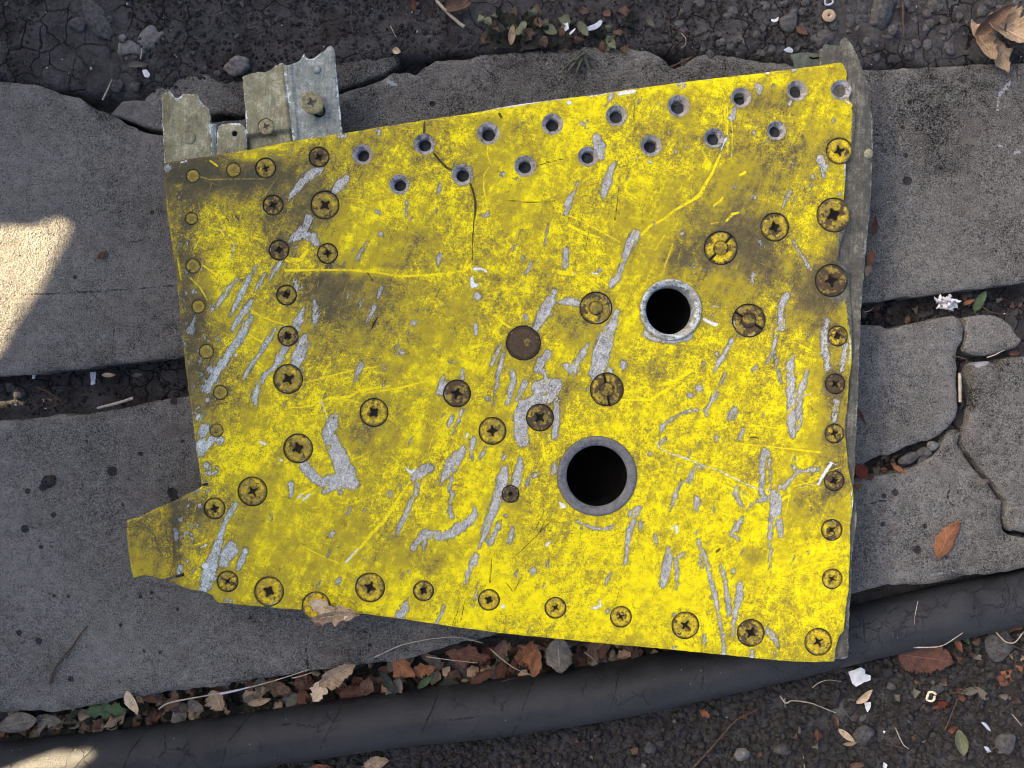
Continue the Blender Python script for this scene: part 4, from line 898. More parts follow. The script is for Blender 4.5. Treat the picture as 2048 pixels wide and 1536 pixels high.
def box_mesh(name, x0, y0, x1, y1, z0, z1, bev=0.0005):
    bm = bmesh.new(); bmesh.ops.create_cube(bm, size=1)
    for v in bm.verts:
        v.co = Vector((x0 + (v.co.x + .5) * (x1 - x0), y0 + (v.co.y + .5) * (y1 - y0), z0 + (v.co.z + .5) * (z1 - z0)))
    bmesh.ops.bevel(bm, geom=bm.edges[:], offset=bev, segments=1, affect='EDGES')
    me = bpy.data.meshes.new(name); bm.to_mesh(me); bm.free(); return me
def beam(name, pts, width, ztop, zbot, mat, parent):
    """upright rib along a pixel polyline, width in pixels"""
    V = []; Fc = []
    for (x, y), (a, b) in zip(pts, [(pts[min(i + 1, len(pts) - 1)][0] - pts[max(i - 1, 0)][0], pts[min(i + 1, len(pts) - 1)][1] - pts[max(i - 1, 0)][1]) for i in range(len(pts))]):
        L = math.hypot(a, b); nx_, ny_ = -b / L * width / 2, a / L * width / 2
        for sgn in (1, -1):
            for z in (ztop, zbot):
                wx, wy, _ = W(x + nx_ * sgn, y + ny_ * sgn, ZP); V.append((wx, wy, z))
    n = len(pts)
    for i in range(n - 1):
        a = i * 4; b = a + 4
        Fc += [(a, b, b + 2, a + 2), (a + 1, a + 3, b + 3, b + 1), (a, a + 1, b + 1, b), (a + 2, b + 2, b + 3, a + 3)]
    Fc += [(0, 2, 3, 1), (4 * n - 4, 4 * n - 3, 4 * n - 1, 4 * n - 2)]
    me = bpy.data.meshes.new(name); me.from_pydata(V, [], Fc); me.update()
    return obj(name, me, mat, parent)
for pts in ([(352, 345), (440, 900), (455, 1150)], [(1655, 190), (1668, 700), (1655, 1300)], [(370, 345), (1000, 245), (1650, 165)], [(470, 1185), (1000, 1240), (1640, 1300)],
            [(500, 600), (1050, 560), (1230, 545)], [(1050, 1080), (1640, 1050)]):
    beam("rib", pts, 7, ZP - 0.0048, 0.0012, RIBMAT, metal_panel)

# fasteners: heads share one mesh per kind; the cross, ring and slot are cut into them
def head_mesh(name, kind, n=45):
    kind0 = kind; kind = 'cross' if kind.startswith('cross') else kind
    X1 = np.linspace(-1.08, 1.08, n); X, Y = np.meshgrid(X1, X1[::-1] * -1)
    R = np.hypot(X, Y); th = np.arctan2(Y, X)
    F = R - 1.0
    z = -0.05 * R ** 2 - 0.10 * np.clip(R - 0.88, 0, 1) / 0.12 * 0.6
    rec = np.zeros(F.shape)
    def sm(d, w): return np.clip(0.5 - d / w, 0, 1)
    if kind == 'cross':
        k0, w0, L0, off_ = {'cross': (0.16, 0.150, 0.44, 0.0), 'cross_open': (0.24, 0.165, 0.42, 0.03), 'cross_filled': (0.10, 0.120, 0.40, -0.02)}[kind0]
        def arm(u, v):
            v = v + off_ * u
            w = w0 - 0.075 * np.clip(np.abs(u) / 0.42, 0, 1)
            q = np.maximum(np.abs(u + off_) - L0, np.abs(v) - w); return q
        a, b = arm(X, Y), arm(Y, X); k = k0
        h = np.clip(0.5 + 0.5 * (b - a) / k, 0, 1); d = b * (1 - h) + a * h - k * h * (1 - h)
        rec = sm(d, 0.05); z = z - rec * (0.12 + 0.16 * np.clip(1 - R / 0.42, 0, 1))
    elif kind in ('slot', 'ring'):
        d = np.abs(R - 0.44) - 0.035
        s_ = np.maximum(np.abs(Y) - 0.085, np.maximum(0.44 - np.abs(X), np.abs(X) - 1.0)) if kind == 'slot' else np.full(F.shape, 1.0)
        rec = np.maximum(sm(d, 0.06) * 0.85, sm(s_, 0.05)); z = z - rec * 0.14
    elif kind == 'plain':
        d = np.abs(R - 0.90) - 0.02
        rec = sm(d, 0.05) * 0.6; z = z - rec * 0.1 - 0.05 * np.clip(1 - R / 0.5, 0, 1)
    elif kind == 'hex':
        d = R - 0.28; rec = sm(d, 0.1); z = z - rec * 0.25
    return sheet(name, X1, X1[::-1] * -1, F, lambda a, b: (a, -b, z), dict(recess=rec), thick=0.30)
HEAD = {k: head_mesh("screw", k) for k in ('cross', 'cross_open', 'cross_filled', 'slot', 'ring', 'plain', 'hex')}
for m_ in HEAD.values(): m_.materials.append(FASTENER)
HEAD_FLAT = lathe_mesh("rivet", [(1.0, -0.3), (1.0, -0.08), (0.93, -0.02), (0.5, 0.02), (0, 0.03)], 32)

def zat(x, y):
    return float(panel_z(np.array([[x]], float), np.array([[y]], float), np.array([[-40.0]]))[0, 0])
for (x, y, r, a, ru) in SCREWS:
    z = zat(x, y) - 0.00025
    if r == 16: me = HEAD['hex']
    else: me = HEAD[('cross', 'cross_open', 'cross', 'cross_filled', 'cross_open')[int(x * 7 + y) % 5]]
    o = obj("screw", me, None, metal_panel)
    o.location = W(x, y, z); o.scale = (r * S, r * S, 0.0045); o.rotation_euler = (0.02 * math.sin(x), 0.02 * math.cos(y * 1.3), math.radians(a)); o["rust"] = min(0.95, ru * 0.86 + (0.10 if x > 1100 and ru < 0.5 else 0)); o["grime"] = 0.28 if x < 700 and y < 1000 else (0.12 if x < 1100 else 0.0)
    if ru > 0.84: o["label"] = "rusty brown screw head"
for (x, y, r, a, ru, k) in SPANNER:
    o = obj("large_screw", HEAD[k], None, metal_panel)
    o.location = W(x, y, zat(x, y) - 0.0003); o.scale = (r * S, r * S, 0.005); o.rotation_euler = (0, 0, math.radians(a)); o["rust"] = ru
    if k == 'plain': o["label"] = "rusty large fastener with its slot filled"
riv = HEAD_FLAT; riv.materials.append(FASTENER)
for (x, y, r) in RIVETS:
    o = obj("rivet", riv, None, metal_panel)
    o.location = W(x, y, zat(x, y) - 0.0001); o.scale = (r * S, r * S, 0.003); o["rust"] = 0.14; o["grime"] = 0.70
# countersunk holes: a bright cone, a straight throat and a dark floor
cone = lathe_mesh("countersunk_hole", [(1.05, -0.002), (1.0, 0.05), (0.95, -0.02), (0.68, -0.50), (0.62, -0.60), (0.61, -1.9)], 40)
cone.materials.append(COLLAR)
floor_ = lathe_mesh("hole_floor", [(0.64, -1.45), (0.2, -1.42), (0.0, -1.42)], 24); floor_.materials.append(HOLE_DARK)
for i, (x, y, r) in enumerate(SUNK):
    o = obj("countersunk_hole", cone, None, metal_panel)
    o.location = W(x, y, zat(x, y) - 0.0002); o.scale = (r * S, r * S, 0.0036); o.rotation_euler = (0, 0, i * 1.3)
    f_ = obj("hole_floor", floor_, None, o)
    if i < 6 or i % 3 == 0: f_.location = (0, 0, -0.4)
# the two large bores
b1 = lathe_mesh("corroded_bushing", [(61.5, -6), (61.5, 3.5), (60, 6), (56, 6.6), (51.5, 3), (48.5, -3), (48, -14), (47.5, -30)], 96)
b2 = lathe_mesh("steel_bushing", [(79.5, -6), (79.5, 2.0), (78, 3.4), (74, 4.0), (66, 2.0), (62.5, 0.8), (61, -1.0), (60.6, -3)], 96)
for nm, me_, (x, y, r), mt_, lb in (("bushing", b1, BORES[0], BORE1, "flared pale corroded bushing round the upper hole"), ("bushing", b2, BORES[1], BORE2, "dark steel ring round the lower hole")):
    o = obj(nm, me_, mt_, metal_panel); o["label"] = lb
    o.location = W(x, y, ZP - 0.0003); o.scale = (S, S, S)
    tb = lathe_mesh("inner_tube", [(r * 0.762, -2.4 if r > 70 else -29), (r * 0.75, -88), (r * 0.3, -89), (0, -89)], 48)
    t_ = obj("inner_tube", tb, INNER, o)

# ------------------------------------------------------------------ brackets sticking out along the top edge
def plate(name, poly, mat, z, parent, holes=(), step=3.0, thick=0.002, zf=None, rough=0.8, seed=0):
    xs = [p[0] for p in poly]; ys = [p[1] for p in poly]
    X1 = np.arange(min(xs) - 8, max(xs) + 8 + step, step); Y1 = np.arange(min(ys) - 8, max(ys) + 8 + step, step)
    X, Y = np.meshgrid(X1, Y1); F = sd_poly(X, Y, poly); e = F.copy()
    F = F + fbm(X, Y, 10, 2, seed + 40) * rough
    for (x, y, r) in holes: F = np.maximum(F, r - np.hypot(X - x, Y - y))
    F[0] = F[-1] = 5; F[:, 0] = F[:, -1] = 5
    zz = np.full(F.shape, z) + fbm(X, Y, 60, 2, seed) * 0.0005
    if zf is not None: zz = zz + zf(X, Y)
    zz = zz - 0.0005 * np.exp(-np.clip(-e, 0, None) / 2.5)
    return obj(name, sheet(name, X1, Y1, F, lambda X, Y: W(X, Y, zz), dict(edge=e), thick=thick), mat, parent)
ZB = ZP - 0.0045
br1 = plate("bracket", [(323, 190), (334, 184), (340, 183), (345, 190), (349, 196), (356, 197), (361, 192), (363, 188), (380, 189), (396, 189), (400, 200), (407, 211), (416, 216), (420, 226), (421, 250), (423, 275), (425, 345), (330, 345), (327, 290), (325, 240)], BR_Y, ZB, metal_panel, step=2.5, seed=1,
            zf=lambda X, Y: -0.0045 * np.clip((340 - X) / 12, 0, 1) + 0.0006 * np.exp(-((X - 343) / 4) ** 2))
br1["label"] = "torn olive bracket at the corner with one rivet"
plate("channel", [(418, 250), (432, 248), (434, 345), (418, 345)], BR_G, ZB - 0.0022, metal_panel, seed=2, zf=lambda X, Y: 0.0012 * np.cos((X - 425) / 7))
br2 = plate("bracket", [(434, 262), (438, 252), (446, 248), (478, 246), (487, 251), (492, 262), (494, 285), (494, 345), (432, 345)], BR_Y, ZB - 0.001, metal_panel, holes=[(469, 267, 6)], step=2.5, seed=3)
br2["label"] = "small round-cornered tab with one hole"
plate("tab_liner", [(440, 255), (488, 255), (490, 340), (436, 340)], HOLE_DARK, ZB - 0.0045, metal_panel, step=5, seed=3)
br3 = plate("bracket", [(485, 153), (500, 147), (520, 144), (530, 146), (545, 136), (561, 126), (567, 126), (571, 140), (578, 200), (585, 262), (590, 345), (499, 345), (494, 280), (491, 230)], BR_Y, ZB - 0.0008, metal_panel, holes=[(532, 253, 16.5)], step=2.5, seed=4,
            zf=lambda X, Y: 0.0012 * np.exp(-((X - 563 - (Y - 140) * 0.10) / 6) ** 2) - 0.004 * np.clip((Y - 268 + (X - 500) * .15) / 10, 0, 1))
br3["label"] = "olive bracket with a worn flat-head screw"
br4 = plate("bracket", [(566, 128), (574, 131), (590, 126), (600, 122), (605, 113), (608, 108), (611, 114), (618, 118), (628, 117), (635, 111), (642, 105), (650, 102), (655, 94), (661, 91), (667, 95), (670, 112), (675, 170), (680, 225), (684, 262), (686, 330), (592, 345), (584, 262), (577, 200)], BR_G, ZB + 0.0003, metal_panel, holes=[(638, 222, 13)], step=2.5, seed=5,
            zf=lambda X, Y: 0.0012 * np.exp(-((X - 580 - (Y - 140) * 0.10) / 4) ** 2))
br4["label"] = "grey-green bracket with ragged tip, a rivet and a screw standing proud"
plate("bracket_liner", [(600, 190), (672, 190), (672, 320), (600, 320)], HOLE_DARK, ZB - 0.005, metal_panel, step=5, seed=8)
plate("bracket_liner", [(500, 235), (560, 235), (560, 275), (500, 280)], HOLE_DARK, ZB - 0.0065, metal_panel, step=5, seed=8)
# their fasteners
def put(mesh, name, parent, x, y, z, r, rust, h=0.004, rot=0.0, tilt=(0, 0)):
    o = obj(name, mesh, None, parent); o.location = W(x, y, z); o.scale = (r * S, r * S, h)
    o.rotation_euler = (tilt[0], tilt[1], math.radians(rot)); o["rust"] = rust; return o
DOME = lathe_mesh("bracket_rivet", [(1.0, -0.3), (1.0, 0.05), (0.9, 0.25), (0.6, 0.42), (0, 0.5)], 32)
for m_ in (DOME,):
    a0_ = m_.attributes.new('edge', 'FLOAT', 'POINT'); a0_.data.foreach_set('value', [-20.0] * len(m_.vertices))
DOME.materials.append(BR_G)
DOME2 = lathe_mesh("bracket_rivet", [(1.0, -0.3), (1.0, 0.1), (0.92, 0.28), (0.7, 0.32), (0, 0.30)], 32); DOME2.materials.append(BR_Y)
a0_ = DOME2.attributes.new('edge', 'FLOAT', 'POINT'); a0_.data.foreach_set('value', [-20.0] * len(DOME2.vertices))
put(DOME2, "rivet", br1, 378, 275, ZB, 14, 0.4, 0.003)
put(DOME, "rivet", br4, 634, 139, ZB + 0.0003, 9, 0.2, 0.004)
GREYHEAD = HEAD['cross'].copy(); GREYHEAD.materials.clear(); GREYHEAD.materials.append(mat_simple("dull_zinc_head", (0.10, 0.10, 0.085), (0.24, 0.235, 0.19), 0.1, 0.5))
SCREWMAT2 = Mat("brass_tinted_head")
_P = SCREWMAT2.pos(PX); _n = SCREWMAT2.noise(_P, 0.12, 4, 0.7)
_c = SCREWMAT2.mix(SCREWMAT2.rng(_n, 0.35, 0.65), (0.13, 0.11, 0.06), (0.30, 0.27, 0.13))
_c = SCREWMAT2.mix(SCREWMAT2.math('MULTIPLY', SCREWMAT2.attr("recess"), 0.85), _c, (0.04, 0.025, 0.02))
SCREWMAT2.set(Base_Color=_c, Roughness=0.5, Metallic=0.2)
GREYHEAD.materials.clear(); GREYHEAD.materials.append(SCREWMAT2.m)
put(GREYHEAD, "screw", br3, 532, 253, ZB + 0.0002, 15.5, 0.6, 0.004, 25)
ps = put(GREYHEAD, "screw", br4, 624, 205, ZB + 0.0085, 22, 0.5, 0.004, 20, (0.10, 0.12))
ps["label"] = "screw standing proud of its hole"
a_ = W(640, 223, ZB - 0.004); b_ = W(628, 209, ZB + 0.0072)
shank = tube_mesh("screw_shank", [a_, b_], [0.0034, 0.0034], 16)
obj("screw_shank", shank, SCREWMAT2.m, metal_panel)

# ------------------------------------------------------------------ the grey flange that shows past the right edge
FL = [(1640, 98), (1660, 92), (1683, 92), (1684, 80), (1687, 75), (1693, 76), (1700, 84), (1708, 98), (1720, 125), (1730, 150), (1738, 190), (1744, 240), (1746, 285), (1744, 330), (1742, 380), (1739, 430), (1733, 480), (1730, 520), (1727, 560), (1722, 610), (1719, 700), (1716, 780), (1713, 850), (1710, 920), (1708, 960), (1706, 985), (1712, 1010), (1713, 1040), (1709, 1070), (1704, 1100), (1703, 1160), (1699, 1220), (1697, 1270), (1696, 1314), (1686, 1317), (1672, 1318), (1640, 1310), (1640, 900), (1650, 500)]
fl = plate("flange", FL, BR_R, ZP - 0.0030, metal_panel, step=3.0, thick=0.0024, seed=11, rough=1.6,
           zf=lambda X, Y: -0.0022 * np.clip((X - 1650) / 50, 0, 1) ** 2 * np.exp(-((Y - 500) / 140) ** 2) - 0.0014 * np.clip((X - 1722) / 18, 0, 1) ** 2 - 0.0009 * np.clip((Y - 1180) / 140, 0, 1) ** 2)
fl["label"] = "weathered grey-green metal strip showing past the right edge"
put(HEAD_FLAT, "rivet", metal_panel, 1682, 182, ZP - 0.0052, 12, 0.95, 0.003)
pin = put(DOME2, "rivet", fl, 1736, 308, ZP - 0.004, 10, 0.8, 0.003)
gs = plate("gusset", [(1582, 109), (1598, 106), (1612, 105), (1625, 107), (1640, 107), (1644, 100), (1647, 90), (1652, 88), (1668, 90), (1686, 92), (1700, 140), (1700, 175), (1602, 175)], BR_D, ZP - 0.0075, metal_panel, step=2.5, seed=13, rough=1.2)
gs["label"] = "dark green primed gusset at the top right corner"
cutm = tube_mesh("gusset_slot", [W(1619, 114, ZP - 0.0072), W(1626, 117, ZP - 0.0072), W(1637, 115, ZP - 0.0072)], 0.0005, 6)
obj("gusset_slot", cutm, INNER, metal_panel)  # black rod stands in for the dark of the slot
# ------------------------------------------------------------------ rubber hose
HC = [(-400, 1592), (-200, 1568), (0, 1541), (150, 1525), (300, 1508), (480, 1483), (620, 1463), (800, 1436), (1000, 1415), (1150, 1394), (1300, 1366), (1450, 1334), (1600, 1296), (1700, 1271), (1850, 1235), (2048, 1192), (2250, 1150), (2500, 1100)]
HR = 0.0205
nh = 1250; ns = 120
hx = np.linspace(-400, 2500, nh); hy = np.interp(hx, [p[0] for p in HC], [p[1] for p in HC])
ker = np.hanning(81); ker /= ker.sum(); hyp = np.concatenate([np.full(40, hy[0]) + (np.arange(-40, 0) * (hy[1] - hy[0])), hy, hy[-1] + np.arange(1, 41) * (hy[-1] - hy[-2])]); hy = np.convolve(hyp, ker, 'valid')
hz = -0.0125 + 0.002 * np.sin(hx / 500)
cx, cy, _ = W(hx, hy, hz)
tx = np.gradient(cx); ty = np.gradient(cy); L = np.hypot(tx, ty); tx /= L; ty /= L
th = np.linspace(0, 2 * np.pi, ns, endpoint=False)
rad = HR * (1 + 0.018 * np.sin(hx / 130.0) + 0.01 * np.sin(hx / 47.0))[:, None] * (1 + 0.02 * np.cos(2 * th)[None] - 0.03 * np.cos(th)[None] ** 2)
off = np.cos(th)[None]; up = np.sin(th)[None]
VX = cx[:, None] + ty[:, None] * -off * rad * -1; VY = cy[:, None] - tx[:, None] * off * rad; VZ = hz[:, None] + up * rad
sideA = np.repeat(np.clip(0.5 + 0.5 * off, 0, 1), nh, 0) * 1.0
PXv = 1024 + VX / S * (CZ - ZP) / (CZ - VZ); PYv = 768 - VY / S * (CZ - ZP) / (CZ - VZ)
seams = [[(196, 1488), (150, 1536), (110, 1600)], [(292, 1462), (262, 1500), (235, 1560)], [(510, 1420), (455, 1485), (442, 1540)], [(700, 1390), (680, 1420), (655, 1465), (640, 1500)], [(878, 1385), (862, 1425), (840, 1470)], [(1068, 1358), (1052, 1400), (1040, 1440), (1022, 1475)], [(1240, 1335), (1230, 1390), (1218, 1425)], [(1408, 1320), (1406, 1360), (1400, 1390)], [(1560, 1290), (1555, 1340)], [(1720, 1212), (1728, 1250), (1730, 1290)], [(1865, 1178), (1876, 1200), (1880, 1228)], [(2006, 1152), (2018, 1175), (2020, 1205), (2010, 1230)],
         [(1812, 1240), (1840, 1232), (1856, 1236), (1862, 1222), (1880, 1226)], [(1770, 1240), (1790, 1258), (1830, 1252)], [(2010, 1182), (2030, 1190), (2020, 1210), (2035, 1225)], [(1700, 1270), (1730, 1282)], [(330, 1470), (332, 1500), (318, 1515)], [(350, 1495), (380, 1500)], [(900, 1440), (945, 1435)], [(560, 1450), (600, 1446)]]
crack = np.full(VX.shape, 14.0)
for s_ in seams:
    for (ax, ay), (bx, by) in zip(s_[:-1], s_[1:]):
        ex, ey = bx - ax, by - ay
        t = np.clip(((PXv - ax) * ex + (PYv - ay) * ey) / (ex * ex + ey * ey), 0, 1)
        crack = np.minimum(crack, np.hypot(PXv - ax - ex * t, PYv - ay - ey * t) - 0.5)
crack = np.where(up > -0.15, crack, 14.0)
ii = np.arange(nh * ns).reshape(nh, ns); jn = np.roll(ii, -1, 1)
q = np.stack([ii[:-1], ii[1:], jn[1:], jn[:-1]], -1).reshape(-1, 4)
flat = np.concatenate([q.ravel(), ii[0], ii[-1][::-1]])
tot = np.concatenate([np.full(len(q), 4), [ns, ns]])
me = mesh_np("rubber_hose", np.stack([VX, VY, VZ], -1).reshape(-1, 3), flat, tot, None, dict(crack=crack.ravel(), side=sideA.ravel()))
bm = bmesh.new(); bm.from_mesh(me); bmesh.ops.recalc_face_normals(bm, faces=bm.faces[:]); bm.to_mesh(me); bm.free()
tag(obj("rubber_hose", me, RUBBER), "thick black rubber hose with cracked skin running under the panel along the slabs", "hose")

# ------------------------------------------------------------------ leaves
def leaf_mesh(L, Wd, serr=0.06, curl=0.3, bend=0.15, seed=0, ragged=0.0, tip=1.0, fold=0.0, nu=36, nv=14, ends=(0.0, 1.0), lobes=0.0):
    """leaf blade along +X, lengths in photograph pixels"""
    u = np.linspace(ends[0], ends[1], nu); v = np.linspace(-1, 1, nv)
    U, Vv = np.meshgrid(u, v, indexing='ij')
    w = np.sin(np.pi * np.clip(U, 0, 1) ** 0.85) ** (0.75 * tip)
    if ends != (0.0, 1.0): w = np.maximum(w, 0.10)
    w = np.maximum(w, 0.02)
    saw = ((U * 15) % 1.0)
    w = w * (1 + serr * (saw - 0.5) * np.abs(Vv) ** 3 * 2)
    w = w * (1 + lobes * np.sin(U * 22 + seed) * np.abs(Vv) ** 2)
    rg = fbm(U * 60 + seed * 13.1, np.sign(Vv) * 40 + 0 * Vv, 7, 3, seed % 50 + 200)
    w = w * (1 + ragged * rg * np.abs(Vv) ** 1.5)
    x = U * L; y = Vv * w * Wd / 2
    x = x + ragged * 10 * fbm(Vv * 30 + seed, U * 5, 8, 2, seed % 50 + 230) * (np.abs(U - 0.5) * 2) ** 3
    z = curl * Wd * 0.5 * (Vv * w) ** 2 + bend * L * (U - 0.5) ** 2 * 1.6 + fold * Wd * 0.5 * np.abs(Vv) * w
    z = z + fbm(x + seed * 31, y, 22, 3, seed % 50 + 260) * (2.2 + 3.5 * ragged) - 0.5 * np.cos((U * 9 - np.abs(Vv) * 2) * 6.283)
    # strongly curled edges roll over
    V = np.stack([x - L * (ends[0] + ends[1]) / 2, y, z], -1).reshape(-1, 3) * S
    ii = np.arange(nu * nv).reshape(nu, nv)
    q = np.stack([ii[:-1, :-1], ii[1:, :-1], ii[1:, 1:], ii[:-1, 1:]], -1).reshape(-1, 4)
    me = mesh_np("leaf", V, q.ravel(), np.full(len(q), 4), None, dict(lu=U.ravel(), lv=Vv.ravel()))
    return me

